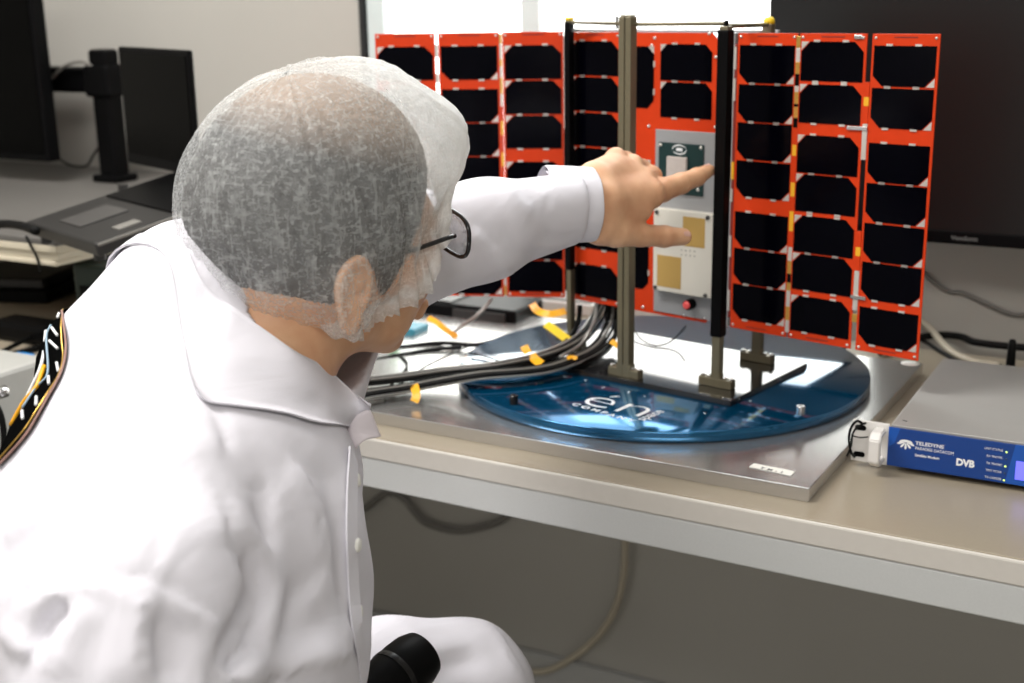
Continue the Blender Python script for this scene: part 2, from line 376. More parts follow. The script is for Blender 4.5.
# ---- the stand: black base plate, four posts, top rods
SY = math.radians(-10.4); pd = np.array([math.cos(SY), math.sin(SY)]); pn = np.array([-math.sin(SY), math.cos(SY)])
near = np.array([-0.443, 1.287]); PW, PD = 0.30, 0.188
ctr = near - pd * PW / 2 + pn * PD / 2
PZ = DZ + 0.007
stand = thing('satellite_stand', 'black base plate with four upright posts holding up the orange satellite', 'stand', (ctr[0], ctr[1], DZ), SY)
obj('base_plate', box(NB(), (0, 0, 0.0036), (PW, PD, 0.0068), 0.0008), M['plate_black'], stand)
POST = {'A': (-0.714, 1.435, 1.172), 'B': (-0.587, 1.325, 1.1775), 'C': (-0.476, 1.334, 1.1665), 'D': (-0.467, 1.453, 1.1655)}
def to_stand(p): return FRAME[stand.name].inverted() @ Vector(p)
def post(k, w, d, m, mcap=None, foot=True, groove=False, sleeve=None):
    x, y, z1 = POST[k]; q = to_stand((x, y, PZ)); h = z1 - PZ
    b = NB()
    if groove:
        for s in (-1, 1): box(b, (q.x + s * w * 0.27, q.y, q.z + h / 2), (w * 0.46, d, h), 0.0008)
        box(b, (q.x, q.y + d * 0.1, q.z + h / 2), (w * 0.3, d * 0.7, h - 0.001), 0.0003)
        for s in (-1, 0, 1): box(b, (q.x + s * w * 0.33, q.y, q.z + h), (w * 0.16, d * 0.8, 0.004), 0.0004)
    else: box(b, (q.x, q.y, q.z + h / 2), (w, d, h), 0.0008)
    o = obj('post', b, m, stand)
    if sleeve:
        z0 = sleeve; b = NB(); box(b, (q.x, q.y, (z0 - DZ + h + 0.007) / 2 - 0.002), (w + 0.003, d + 0.003, h + 0.007 - (z0 - DZ) - 0.004), 0.0012)
        s = obj('sleeve', b, M['black'], o, label='black sleeve over the upper post')
        b = NB(); lathe(b, [(0, 0), (0.0028, 0), (0.0028, 0.005), (0.002, 0.007), (0, 0.007)], c=(q.x, q.y, q.z + h - 0.001), n=14); obj('tip', b, M['black'], o)
    if foot:
        b = NB(); box(b, (q.x, q.y, q.z + 0.0052), (0.043, 0.012, 0.0100), 0.0008)
        box(b, (q.x, q.y, q.z + 0.012), (w * 1.25, d * 0.95, 0.008), 0.002)
        f = obj('foot', b, M['olive'], o)
        for s in (-1, 1):
            for e in (-0.0045, 0.0045):
                b = NB(); lathe(b, [(0, 0), (0.0026, 0), (0.0026, 0.0022), (0.0012, 0.0022), (0.0012, 0.001), (0, 0.001)], c=(q.x + s * 0.0145 + e, q.y, q.z + 0.0102), n=12)
                obj('bolt_head', b, M['steel'], o)
    return o
post('B', 0.0165, 0.013, M['olive'], groove=True)
post('C', 0.0105, 0.011, M['olive'], sleeve=0.822)
post('D', 0.0115, 0.011, M['olive'])
post('A', 0.0070, 0.010, M['olive'])
def rod(a, c, r, m, name='rod'):
    b = NB(); cyl(b, to_stand(a), to_stand(c), r, 12, bev=r * 0.3); return obj(name, b, m, stand)
pa, pb, pc, pdd = (Vector((POST[k][0], POST[k][1], 0)) for k in 'ABCD')
def zof(v, z): return Vector((v.x, v.y, z))
rod(zof(pa, 1.1695), zof(pb, 1.1695), 0.0022, M['olive'])
rod(zof(pb, 1.1690), zof(pc, 1.1690), 0.0022, M['olive'])
rod(zof(pc, 1.1665), zof(pdd, 1.1645), 0.0026, M['olive'])
rod(zof(pa, 1.1600), zof(pdd, 1.1570), 0.0020, M['sat_grey'])
b = NB(); q = to_stand((pb + (pa - pb) * 0.17).to_tuple()); cyl(b, (q.x, q.y, 1.164 - DZ), (q.x, q.y, 1.178 - DZ), 0.0016, 10); obj('pin', b, M['black'], stand)
b = NB(); q = to_stand(zof(pdd, 0)); lathe(b, [(0, 0), (0.0062, 0), (0.0068, 0.003), (0.0055, 0.0065), (0.003, 0.008), (0, 0.0082)], c=(q.x, q.y, 1.1655 - DZ), n=18)
obj('cap', b, M['yellow'], stand, smooth=True, label='yellow cap on the rear post')
b = NB(); q = to_stand(zof(pa, 0)); box(b, (q.x, q.y, 1.1735 - DZ), (0.009, 0.009, 0.004), 0.0012)
obj('cap', b, M['yellow'], stand, label='small yellow cap on the left post')
b = NB(); q = to_stand(zof(pa, 0)); box(b, (q.x, q.y - 0.0008, (0.86 + 1.17) / 2 - DZ), (0.0080, 0.0115, 0.31), 0.001)
obj('sleeve', b, M['black'], stand, label='black sleeve over the left post')

# ---- the satellite
AY = math.radians(-12.7486); SO = np.array([-0.51951, 1.40258]); ZT = 1.15737; HH = 0.34; ZB = ZT - HH
SD = np.array([math.cos(AY), math.sin(AY), 0]); SN = np.array([-math.sin(AY), math.cos(AY), 0])
sat = thing('satellite', 'small satellite with spread orange solar panels full of black cells', 'satellite', (SO[0], SO[1], ZB), AY)
def FP(px, py, n=0.0):
    """where the ray of a photo point meets the front plane of the satellite: local x and z"""
    o = np.array([SO[0], SO[1], ZB]) + SN * n; d = ray(px, py); k = ((o - CAM) @ SN) / (d @ SN); p = CAM + d * k
    return float((p - np.array([SO[0], SO[1], ZB])) @ SD), float(p[2] - ZB)
def lbox(b, x0, x1, z0, z1, y0, y1, bev=0.0, mi=0): return box(b, ((x0 + x1) / 2, (y0 + y1) / 2, (z0 + z1) / 2), (abs(x1 - x0), abs(y1 - y0), abs(z1 - z0)), bev, mi)
def xz_prism(b, poly, y0, y1, mi=0):
    m = Matrix(((1, 0, 0, 0), (0, 0, 1, 0), (0, 1, 0, 0), (0, 0, 0, 1)))
    return prism(b, poly, y0, y1, mi, m)
def cell_poly(x0, x1, z0, z1, cut, c=0.0105):
    p = []
    p += [(x0 + c, z0), (x1 - c, z0)] if False else []
    bl, br, tr, tl = 'b' in cut or 'B' in cut, 'b' in cut, 't' in cut, 't' in cut
    if 'l' in cut: bl = tl = True; br = tr = False
    if 'r' in cut: br = tr = True; bl = tl = False
    p += [(x0, z0 + c), (x0 + c, z0)] if bl else [(x0, z0)]
    p += [(x1 - c, z0), (x1, z0 + c)] if br else [(x1, z0)]
    p += [(x1, z1 - c), (x1 - c, z1)] if tr else [(x1, z1)]
    p += [(x0 + c, z1), (x0, z1 - c)] if tl else [(x0, z1)]
    return p
LAY = {'r1': ([13, 56, 98.5, 141.5, 200.5, 243.5, 286], 41.3, 'b'), 'r2': ([8.5, 53.5, 108, 151, 197, 240, 288.5], 41.5, 't'),
       'r3': ([12, 55, 112, 154.5, 197.5, 240, 290], 41.0, 'b'),
       'l3': ([16.5, 60, 103.5, 162, 205, 248, 291], 41.5, 't'), 'l2': ([16.5, 70, 113, 156, 199, 252.5, 295.5], 41.5, 'b'),
       'l1': ([16.5, 70, 113, 156, 199, 252.5, 295.5], 41.5, 't'),
       'd': ([10.5, 54, 97.5, 141, 184.5, 228, 291], 41.5, 't')}
def solar_panel(parent, x0, x1, key, name='solar_panel', tabs_left=True, label=None):
    rows, ch, cut = LAY[key]
    b = NB(); lbox(b, x0, x1, 0, HH, 0, 0.0018, 0.0003)
    mx = 0.0028; cells_ = []
    for r in rows:
        z1 = HH - r * 0.001; z0 = z1 - ch * 0.001
        cells_.append((z0, z1))
        w = x1 - x0; zt = z1 + 0.0009 if cut == 'b' else z0 - 0.0009
        for zz in (z1 + 0.0008, z0 - 0.0008):
            for fx in (0.27, 0.70): lbox(b, x0 + w * fx - 0.0035, x0 + w * fx + 0.0035, zz - 0.0011, zz + 0.0011, -0.0011, 0.0004, 0, 1)
        # pale corner pads in the cropped corners
        c = 0.0105; sx = x1 - mx if cut == 'b' else x0 + mx; s = -1 if cut == 'b' else 1
        zc, sz = (z0, 1) if cut == 'b' else (z1, -1)
        xz_prism(b, [(sx, zc), (sx + s * c * 0.85, zc), (sx, zc + sz * c * 0.85)][:: s * sz], -0.0006, 0.0004, 1)
    for zz in (HH - 0.0035,):
        lbox(b, x0 + (x1 - x0) * .33, x0 + (x1 - x0) * .68, zz - 0.0006, zz + 0.0006, -0.0003, 0.0004, 0, 2)
    lbox(b, x0 + (x1 - x0) * .30, x0 + (x1 - x0) * .65, 0.0035, 0.0047, -0.0003, 0.0004, 0, 2)
    for xx in (x0 + 0.004, x1 - 0.004):
        for zz in (0.004, HH - 0.004): lathe(b, [(0, 0.0012), (0.0013, 0.0012), (0.0016, -.0004)], n=10, mi=1, mtx=Matrix.Translation((xx, 0, zz)) @ Matrix.Rotation(PI / 2, 4, 'X'))
    p = obj(name, b, [M['orange'], M['silver'], M['dark_red']], parent, label=label)
    for z0, z1 in cells_:
        b = NB(); xz_prism(b, cell_poly(x0 + mx, x1 - mx, z0, z1, cut), -0.0007, 0.0)
        obj('solar_cell', b, M['cell'], p)
    return p
# bus
BU0, BU1 = -0.2050, 0.0335
b = NB(); lbox(b, BU0 + 0.001, BU1 - 0.001, 0.004, HH - 0.006, 0.0022, 0.098, 0.001)
obj('bus_body', b, M['sat_grey'], sat)
for x in (BU0 + 0.003, BU1 - 0.003):
    for y in (0.004, 0.096): obj('corner_rail', lbox(NB(), x - 0.003, x + 0.003, 0.0, HH, y - 0.0035, y + 0.0035, 0.0006), M['sat_grey'], sat)
solar_panel(sat, -0.2066, -0.1270, 'd', label='narrow body panel of cells left of the olive post')
# front face right of the olive post
fx0, fx1 = -0.1262, 0.0150
b = NB(); c = 0.012
xz_prism(b, [(fx0, 0.0), (fx1 - c, 0.0), (fx1, c), (fx1, HH - c), (fx1 - c, HH), (fx0, HH)], 0.0, 0.0018)
tb = b; face_cells = []
for (pxa, pya, pxb, pyb, cut) in ((661, 44.3, 712.6, 81, 't'), (661, 82.6, 712.3, 118.3, 't')):
    (xa, za), (xb, _), (_, zb) = FP(pxa, pya), FP(pxb, pya), FP((pxa + pxb) / 2, pyb)
    _, za = FP((pxa + pxb) / 2, pya)
    face_cells.append((xa, xb, zb, za, cut))
    for zz in (za + .0008, zb - .0008):
        for fx in (0.28, 0.72): lbox(tb, xa + (xb - xa) * fx - .0035, xa + (xb - xa) * fx + .0035, zz - .0011, zz + .0011, -.0011, .0004, 0, 1)
    xz_prism(tb, [(xa, za), (xa + .0085, za), (xa, za - .0085)][::-1], -.0006, .0004, 1)
def face_cell(px1, pya, pyb, cut):
    x1, z1 = FP(px1, pya); _, z0 = FP(px1, pyb); x0 = x1 - 0.040
    face_cells.append((x0, x1, z0, z1, cut))
    for fz in (0.27, 0.72): lbox(tb, x1 - .0003, x1 + .0018, z0 + (z1 - z0) * fz - .0035, z0 + (z1 - z0) * fz + .0035, -.0011, .0004, 0, 1)
    xz_prism(tb, [(x1, z1), (x1 - .0085, z1), (x1, z1 - .0085)], -.0006, .0004, 1)
face_cell(654.3, 46.5, 108.5, 'r'); face_cell(650.5, 160, 222, 'r'); face_cell(649.0, 226, 290, 'r')
for px, py in ((655, 38), (649, 126), (652, 45.5), (709.5, 33.5), (716, 57), (715.5, 127), (643, 307)):
    x, z = FP(px, py); lathe(tb, [(0, 0.0014), (0.0016, 0.0014), (0.002, -.0004)], n=10, mi=1, mtx=Matrix.Translation((x, 0, z)) @ Matrix.Rotation(PI / 2, 4, 'X'))
face = obj('front_panel', tb, [M['orange'], M['silver']], sat)
for x0, x1, z0, z1, cut in face_cells: obj('solar_cell', xz_prism(NB(), cell_poly(x0, x1, z0, z1, cut, 0.009), -0.0007, 0), M['cell'], face)
# grey lower plate with circuit board, antenna cover and button
x0, zt = FP(656.3, 129.0); zb = 0.004
b = NB(); lbox(b, x0, fx1 + 0.001, zb, zt, -0.0016, 0.0, 0.0004)
grey = obj('grey_plate', b, M['sat_grey'], sat, label='plain grey plate below the upper cells')
x0, z1 = FP(660.4, 141.6); x1, z0 = FP(704.0, 196.5)
b = NB(); lbox(b, x0, x1, z0, z1, -0.0034, -0.0016, 0.0003); pcb = obj('circuit_board', b, M['pcb'], sat, label='dark green circuit board with a pale patch')
xa, za = FP(669.8, 155.5); xb, zb2 = FP(689.0, 192)
b = NB(); lbox(b, xa, xb, zb2, za, -0.0075, -0.0034, 0.0012); obj('patch_antenna', b, M['ceramic'], pcb)
b = NB(); xc, zc = FP(681, 149.3); T = bmesh.new()
for (rx, rz, w, a0, a1) in ((0.0098, 0.0052, 0.0015, 0.4, PI + 0.1), (0.0098, 0.0052, 0.0015, PI + 0.5, 2 * PI + 0.1)):
    n = 24; pr = None
    for k in range(n + 1):
        a = a0 + (a1 - a0) * k / n; ww = w * (0.35 + 0.65 * math.sin(PI * k / n))
        q = [T.verts.new((xc + (rx + s * ww / 2) * math.cos(a), -0.0036, zc + (rz + s * ww / 2) * math.sin(a))) for s in (-1, 1)]
        if pr: T.faces.new([pr[0], pr[1], q[1], q[0]])
        pr = q
put(b, T); lbox(b, xc - 0.0042, xc + 0.0042, zc - 0.0018, zc + 0.0018, -0.0037, -0.0034, 0.0003)
obj('emblem', b, M['white_ink'], pcb)
for px, py in ((662.2, 144.6), (702.5, 147.6), (699.5, 189.5), (664, 187)):
    b = NB(); x, z = FP(px, py); lathe(b, [(0, 0.0016), (0.0018, 0.0012), (0.0022, 0)], n=12, mtx=Matrix.Translation((x, -0.0034, z)) @ Matrix.Rotation(PI / 2, 4, 'X'))
    obj('screw_head', b, M['silver'], pcb)
x0, z1 = FP(653.8, 208.5, -0.012); x1, z0 = FP(711.2, 297.5, -0.012); _, z1 = FP(682, 211, -0.012); _, z0 = FP(680, 294, -0.012)
b = NB(); lbox(b, x0, x1, z0, z1, -0.0125, -0.0016, 0.001); cov = obj('antenna_cover', b, M['sat_white'], sat, label='cream white cover with two gold squares')
for (xa, ya, xb, yb) in ((682.8, 217.5, 705, 247), (657.2, 256, 681, 287.5)):
    ca, cb = FP(xa, (ya + yb) / 2, -0.0125), FP(xb, (ya + yb) / 2, -0.0125); zt_ = FP((xa + xb) / 2, ya, -.0125)[1]; zb_ = FP((xa + xb) / 2, yb, -.0125)[1]
    b = NB(); lbox(b, ca[0], cb[0], zb_, zt_, -0.0129, -0.0124); obj('gold_square', b, M['gold_patch'], cov)
for i in range(4):
    for j in range(2):
        b = NB(); x, z = FP(681.6 + i * 4.3, 250.2 + j * 4.6 + i * 0.45, -0.0125); lathe(b, [(0, 0.0004), (0.0008, 0.0004), (0.0008, 0)], n=8, mtx=Matrix.Translation((x, -0.0125, z)) @ Matrix.Rotation(PI / 2, 4, 'X'))
        obj('rivet', b, M['mid_grey'], cov)
for px, py in ((657, 211.8), (708, 217.5), (655.3, 287), (705.5, 295.5)):
    x, z = FP(px, py, -0.0125); b = NB(); lathe(b, [(0, 0.0012), (0.0008, 0.0022), (0.0022, 0.0022), (0.0026, 0)], n=12, mtx=Matrix.Translation((x, -0.0125, z)) @ Matrix.Rotation(PI / 2, 4, 'X'))
    obj('screw', b, M['mid_grey'], cov)
x, z = FP(684.6, 305.6, -0.016)
b = NB(); lathe(b, [(0.0, 0.012), (0.0058, 0.012), (0.0064, 0.0105), (0.0064, 0)], n=24, mtx=Matrix.Translation((x + 0.001, -0.0014, z)) @ Matrix.Rotation(PI / 2, 4, 'X'))
btn = auto_smooth(obj('button', b, M['black'], sat, label='round button with a pink cap'), 40)
b = NB(); lathe(b, [(0, 0.0142), (0.0036, 0.0142), (0.0048, 0.0132), (0.0050, 0.012), (0.0, 0.012)], n=24, mtx=Matrix.Translation((x + 0.001, -0.0014, z)) @ Matrix.Rotation(PI / 2, 4, 'X'))
auto_smooth(obj('button_cap', b, M['red_cap'], btn), 40)
for px, py in ((685, 315.5), (695.5, 317), (705.5, 318)):
    b = NB(); x, z = FP(px, py); lathe(b, [(0, 0.0015), (0.0012, 0.0015), (0.0016, 0)], n=10, mtx=Matrix.Translation((x, -0.0016, z)) @ Matrix.Rotation(PI / 2, 4, 'X'))
    obj('plate_screw', b, M['steel'], grey)
# dark red root edge and silver strip beside the black post
b = NB(); lbox(b, 0.0336, 0.0372, 0.012, HH - 0.012, 0.0, 0.003, 0.0003); obj('root_strip', b, M['dark_red'], sat)
for z0, z1 in ((0.02, 0.045), (0.085, 0.11), (0.15, 0.165), (0.265, 0.29), (0.30, 0.325)): obj('root_clip', lbox(NB(), 0.0333, 0.0362, z0, z1, -0.0012, 0.0), M['silver'], sat)
b = NB(); lbox(b, 0.0337, 0.0371, 0.176, 0.196, -0.0012, 0.0); obj('root_tape', b, M['kapton'], sat, label='amber tape on the root strip')

# right wing, three hinged panels in the plane of the front face
solar_panel(sat, 0.0375, 0.1122, 'r1', label='inner panel of the right wing')
solar_panel(sat, 0.1147, 0.1930, 'r2', label='middle panel of the right wing')
solar_panel(sat, 0.1990, 0.2718, 'r3', label='outer panel of the right wing')
HM = [M['silver'], M['gold'], M['kapton'], M['black'], M['orange']]
def hinge(parent, x0, x1, segs, y=0.0006):
    runs, out = [], []
    for sg in sorted(segs):
        if runs and sg[0] - runs[-1][-1][1] < 0.002: runs[-1].append(sg)
        else: runs.append([sg])
    for run in runs:
        b = NB()
        for z0, z1, mi in run: lbox(b, x0, x1, z0, z1, -y, 0.0012, 0.0002, mi)
        out.append(obj('hinge_strip', b, HM, parent))
    return out
def segs_from(px, rows):
    out = []
    for ya, yb, mi in rows:
        za, zb = FP(px, ya)[1], FP(px, yb)[1]; out.append((max(0.001, zb), min(HH - 0.001, za), mi))
    return out
hinge(sat, 0.1110, 0.1160, segs_from(798, ((36, 48, 1), (48, 62, 0), (62, 74, 1), (74, 86, 3), (86, 92, 0), (92, 104, 1), (104, 107, 3), (107, 118, 1), (118, 128, 3), (128, 145, 4), (145, 156, 2), (156, 183, 4), (183, 197, 2), (197, 212, 4), (212, 232, 2), (232, 248, 4), (248, 262, 0), (262, 275, 1), (275, 284, 3), (284, 292, 1), (292, 308, 0), (308, 322, 1), (322, 334, 0))))
hinge(sat, 0.1932, 0.1988, segs_from(866, ((82, 97, 4), (97, 106, 2), (106, 124, 4), (124, 160, 0), (232, 248, 4), (248, 257, 2), (257, 272, 4), (272, 292, 0), (292, 312, 0), (316, 324, 1))))
for px, py, l_, r_, h_ in ((854, 128, .008, .016, .002), (856, 297, .006, .012, .002), (862, 37, .008, .001, .002)):
    x, z = FP(px, py); obj('hinge_arm', lbox(NB(), x - l_, x + r_, z - h_, z + h_, -0.0022, 0, 0.0005), M['steel'], sat)
# left wing: hinged forward from the left edge of the body
LYAW = math.radians(20.53 + 12.7486)
lo_ = (np.array([-0.72747, 1.44587, 1.1585 - HH]) - np.array([SO[0], SO[1], ZB])); lx, ly = float(lo_ @ SD), float(lo_ @ SN)
def left_panel(x0, x1, key, label):
    p = solar_panel(sat, x0, x1, key, label=label); p.location = (lx, ly, float(lo_[2])); p.rotation_euler = (0, 0, LYAW); return p
left_panel(-0.0775, -0.0005, 'l3', 'inner panel of the left wing')
left_panel(-0.1595, -0.0815, 'l2', 'middle panel of the left wing')
left_panel(-0.2415, -0.1640, 'l1', 'outer panel of the left wing')
def lhinge(x0, x1, segs):
    for h in hinge(sat, x0, x1, [(max(0.001, HH - z1 * 0.001), HH - z0 * 0.001, mi) for z0, z1, mi in segs]): h.location = (lx, ly, float(lo_[2])); h.rotation_euler = (0, 0, LYAW)
lhinge(-0.0812, -0.0778, ((2, 14, 1), (14, 33, 0), (33, 42, 1), (42, 56, 0), (56, 76, 1), (76, 92, 0), (92, 110, 4), (110, 128, 2), (128, 150, 4), (150, 168, 2), (168, 200, 4), (250, 262, 2), (262, 300, 0), (300, 325, 0), (325, 338, 1)))
lhinge(-0.1638, -0.1598, ((14, 30, 0), (50, 62, 0), (100, 140, 4), (140, 170, 2), (230, 262, 4), (280, 320, 0)))
lhinge(-0.0003, 0.0035, ((6, 120, 0), (120, 330, 3)))
# ------------------------------------------------------------------ rack modem on the right of the bench
MY = 1.24; MX0, MX1 = -0.2955, 0.1870; MZ0, MZ1 = 0.7330, 0.7768
modem = thing('rack_modem', 'flat grey rack unit with a blue printed front on the workbench', 'rack unit', ((MX0 + MX1) / 2, MY, TZ))
bx0, bx1 = -0.2585, MX1 - 0.037
b = NB(); box(b, ((bx0 + bx1) / 2, MY + 0.138, (MZ0 + MZ1) / 2), (bx1 - bx0 - 0.002, 0.27, MZ1 - MZ0 - 0.0012), 0.0008)
obj('chassis', b, M['modem_top'], modem, world=True)
for x in (bx0 + 0.04, bx1 - 0.04):
    for y in (MY + 0.03, MY + 0.24):
        b = NB(); lathe(b, [(0, 0), (0.007, 0), (0.008, 0.0062), (0, 0.0062)], c=(x, y, TZ + 0.0002), n=16)
        obj('rubber_foot', b, M['black'], modem, world=True)
def ear(x0, x1):
    b = NB(); t = bmesh.new()
    w, h = x1 - x0, MZ1 - MZ0 + 0.0002
    box(b, ((x0 + x1) / 2, MY + 0.0015, (MZ0 + MZ1) / 2), (w, 0.003, h), 0.0004)
    e = obj('rack_ear', b, M['modem_white'], modem, world=True)
    xs = x0 + 0.0085 if x0 < 0 else x1 - 0.0085
    for z in (MZ0 + 0.0075, MZ1 - 0.0075):
        b = NB(); pl = [(xs + sx * 0.003 + 0.0028 * math.cos(a), 0.0028 * math.sin(a)) for sx, a0 in ((1, -PI / 2), (-1, PI / 2)) for a in [a0 + PI * k / 8 for k in range(9)]]
        prism(b, [(x, z + y) for x, y in pl], -MY - 0.0001, -MY + 0.0004, mtx=Matrix(((1, 0, 0, 0), (0, 0, -1, 0), (0, 1, 0, 0), (0, 0, 0, 1))))
        obj('slot', b, M['black'], e, world=True)
    return e
ear(MX0, bx0); ear(bx1, MX1)
def handle(xc):
    b = NB(); pr = [(0, MZ0 + 0.004), (-0.020, MZ0 + 0.004), (-0.027, MZ0 + 0.010), (-0.027, MZ1 - 0.010), (-0.020, MZ1 - 0.004), (0, MZ1 - 0.004),
                    (0, MZ1 - 0.0095), (-0.0175, MZ1 - 0.0095), (-0.0205, MZ1 - 0.013), (-0.0205, MZ0 + 0.013), (-0.0175, MZ0 + 0.0095), (0, MZ0 + 0.0095)]
    t = bmesh.new(); w = 0.0055
    A = [t.verts.new((xc - w, MY + y, z)) for y, z in pr]; B = [t.verts.new((xc + w, MY + y, z)) for y, z in pr]
    n = len(pr); h = n // 2
    for i in range(n): t.faces.new([A[i], A[(i + 1) % n], B[(i + 1) % n], B[i]])
    for i in range(h - 1 + 1):
        if i < h - 1:
            for V in (A, B): t.faces.new([V[i], V[i + 1], V[n - 2 - i], V[n - 1 - i]])
    bmesh.ops.recalc_face_normals(t, faces=t.faces[:])
    bmesh.ops.bevel(t, geom=[e for e in t.edges if len(e.link_faces) == 2 and e.calc_face_angle(0) > 0.5], offset=0.0012, segments=2, affect='EDGES')
    put(b, t)
    return obj('handle', b, M['modem_white'], modem, world=True, label='white pull handle on the rack ear')
handle(-0.2665); handle(bx1 + 0.008)
b = NB(); box(b, ((bx0 + bx1) / 2, MY - 0.0004, (MZ0 + MZ1) / 2 - 0.0006), (bx1 - bx0, 0.0018, MZ1 - MZ0 - 0.003), 0.0002)
front = obj('front_panel', b, M['modem_blue'], modem, world=True, label='blue printed front panel with white lettering')
def mfront(body, px, py, size, sq=1.0, bold=0.0, px2=None):
    o = at_y(px, py, MY - 0.0015); return text_bm(body, size, 0.00005, squash=sq, bold=bold, mtx=basis(o, (1, 0, 0), (0, 0, 1), (0, -1, 0)))
for args in (('TELEDYNE', 915.3, 444.6, 0.0052, 1.13, 0.0001), ('PARADISE DATACOM', 915.0, 449.3, 0.0044, 0.88, 0), ('Satellite Modem', 914.8, 456.0, 0.0037, 0.98, 0.00008), ('DVB', 955.8, 464.8, 0.0098, 0.92, 0.0005)):
    obj('lettering', mfront(*args), M['white_ink'], front, world=True)
rows = (('UNIT STATUS', 984.5, 448.9), ('RX TRAFFIC', 986.5, 456.6), ('TX TRAFFIC', 986.2, 463.8), ('TEST MODE', 985.5, 470.8), ('TX CARRIER', 984.5, 477.6))
for tx, px, py in rows: obj('lettering', mfront(tx, px, py, 0.0031, 0.9), M['white_ink'], front, world=True)
b = NB(); o0 = at_y(905.5, 448.2, MY - 0.0015); FM = Matrix(((1, 0, 0, o0[0]), (0, 0, -1, o0[1]), (0, 1, 0, o0[2]), (0, 0, 0, 1)))
for k in range(5):
    a = PI * (0.06 + 0.88 * k / 4); dx, dz = math.cos(a), -0.15 - 0.85 * math.sin(a); L_ = 0.0088 if k in (0, 4) else 0.0078; n_ = math.hypot(dx, dz); dx, dz = dx / n_, dz / n_
    prism(b, [(dx * q * L_ - dz * w * .0014, 0.0066 + dz * q * L_ + dx * w * .0014) for q, w in ((.2, -.4), (.75, -.85), (1, -.4), (1, .4), (.75, .85), (.2, .4))], 0.0, 0.0001, mtx=FM)
prism(b, [(0.0066 * math.cos(PI * k / 12), 0.0060 + 0.0030 * math.sin(PI * k / 12)) for k in range(13)], 0.0, 0.0001, mtx=FM)
obj('emblem', b, M['white_ink'], front, world=True)
for i, (px, py, on) in enumerate(((1006.6, 452.2, 1), (1006.0, 459.2, 0), (1005.3, 466.4, 1), (1004.6, 473.2, 0), (1003.9, 480.3, 1))):
    o = at_y(px, py, MY - 0.0013); b = NB(); lathe(b, [(0, 0.0008), (0.0007, 0.0007), (0.0010, 0)], n=12, mtx=Matrix.Translation(o) @ Matrix.Rotation(PI / 2, 4, 'X'))
    obj('indicator', b, M['led'] if on else M['led_off'], front, world=True, label='lit green indicator' if on else 'unlit indicator')
a, c = at_y(1016.5, 460.5, MY), at_y(1016.2, 479.0, MY)
b = NB(); box(b, (a[0] + 0.034, MY - 0.0014, (a[2] + c[2]) / 2), (0.068, 0.0008, a[2] - c[2]), 0.0002); obj('display', b, M['lcd'], front, world=True, label='violet lit display')
for i in range(6):
    for j in range(2): obj('key', box(NB(), (0.03 + i * 0.015, MY - 0.002, 0.748 + j * 0.014), (0.010, 0.003, 0.008), 0.0008), M['mid_grey'], front, world=True)
p = at_z(910, 363.5, MZ1 - 0.0006)
b = NB(); lathe(b, [(0, 0.0004), (0.0105, 0.0004), (0.0105, 0)], c=p, n=24); obj('round_spot', b, M['paper'], modem, world=True, label='pale round spot on the lid')  # thin pale disc on the lid
for px, py in ((903.5, 420.6), (906, 421.2)):
    b = NB(); p = at_z(px, py, MZ1 - 0.0006); lathe(b, [(0, 0.0005), (0.0012, 0.0004), (0.0014, 0)], c=p, n=10)
    obj('lid_screw', b, M['mid_grey'], modem, world=True)
# black cord tied to the rack ear
b = NB()
tube(b, [at_y(x, y, q) for x, y, q in ((863, 424, MY - 0.003), (857, 421, MY - 0.008), (851, 428, MY - 0.006), (849, 440, MY - 0.004), (851, 452, MY - 0.003), (855, 457, MY - 0.006))], 0.0014, 8)
tube(b, [at_y(x, y, q) for x, y, q in ((866, 423, MY - 0.004), (859, 426, MY - 0.010), (853, 433, MY - 0.009), (851, 446, MY - 0.004), (847, 456, MY - 0.003))], 0.0011, 8)
tube(b, [at_y(x, y, q) for x, y, q in ((853, 436, MY - 0.006), (860, 437.5, MY - 0.012), (868, 437, MY - 0.014))], 0.0007, 8)
props(obj('tie_cord', b, M['rubber'], smooth=True), 'thin black cord tied through the left ear of the rack unit', 'cord')

# ------------------------------------------------------------------ wide black monitor on the wall behind the satellite
mon_y = 1.66; mx0 = at_y(769, 5, mon_y)[0]; mz0 = at_y(975, 245.5, mon_y)[2]; mw, mh = 0.73, 0.43
mon = thing('monitor', 'wide black monitor on the wall behind the right solar panels', 'monitor', (mx0 + mw / 2, WALL_Y, mz0))
b = NB(); box(b, (mx0 + mw / 2, mon_y + 0.016, mz0 + mh / 2), (mw, 0.03, mh), 0.003)
box(b, (mx0 + mw / 2, mon_y + 0.045, mz0 + mh / 2), (mw * 0.6, 0.035, mh * 0.6), 0.012)
obj('housing', b, M['black'], mon, world=True)
b = NB(); box(b, (mx0 + mw / 2, mon_y - 0.0004, mz0 + 0.0085), (mw, 0.004, 0.017), 0.0015); bez = obj('bezel', b, M['black'], mon, world=True)
b = NB(); box(b, (mx0 + mw / 2, mon_y + 0.0008, mz0 + 0.0165 + (mh - 0.02) / 2), (mw - 0.006, 0.003, mh - 0.020), 0.0006); obj('screen', b, M['monitor_glass'], mon, world=True)
b = NB(); box(b, (mx0 + mw / 2, (mon_y + 0.06 + WALL_Y) / 2, mz0 + mh / 2), (0.12, WALL_Y - mon_y - 0.06, 0.12), 0.004); obj('wall_bracket', b, M['black_metal'], mon, world=True)
o = at_y(951.0, 239.6, mon_y - 0.0026)
obj('lettering', text_bm('ViewSonic', 0.0078, 0.00005, squash=1.0, bold=0.0001, mtx=basis(o, (1, 0, 0), (0, 0, 1), (0, -1, 0))), mat('grey_lettering', (0.16, 0.16, 0.155), 0.5), bez, world=True)

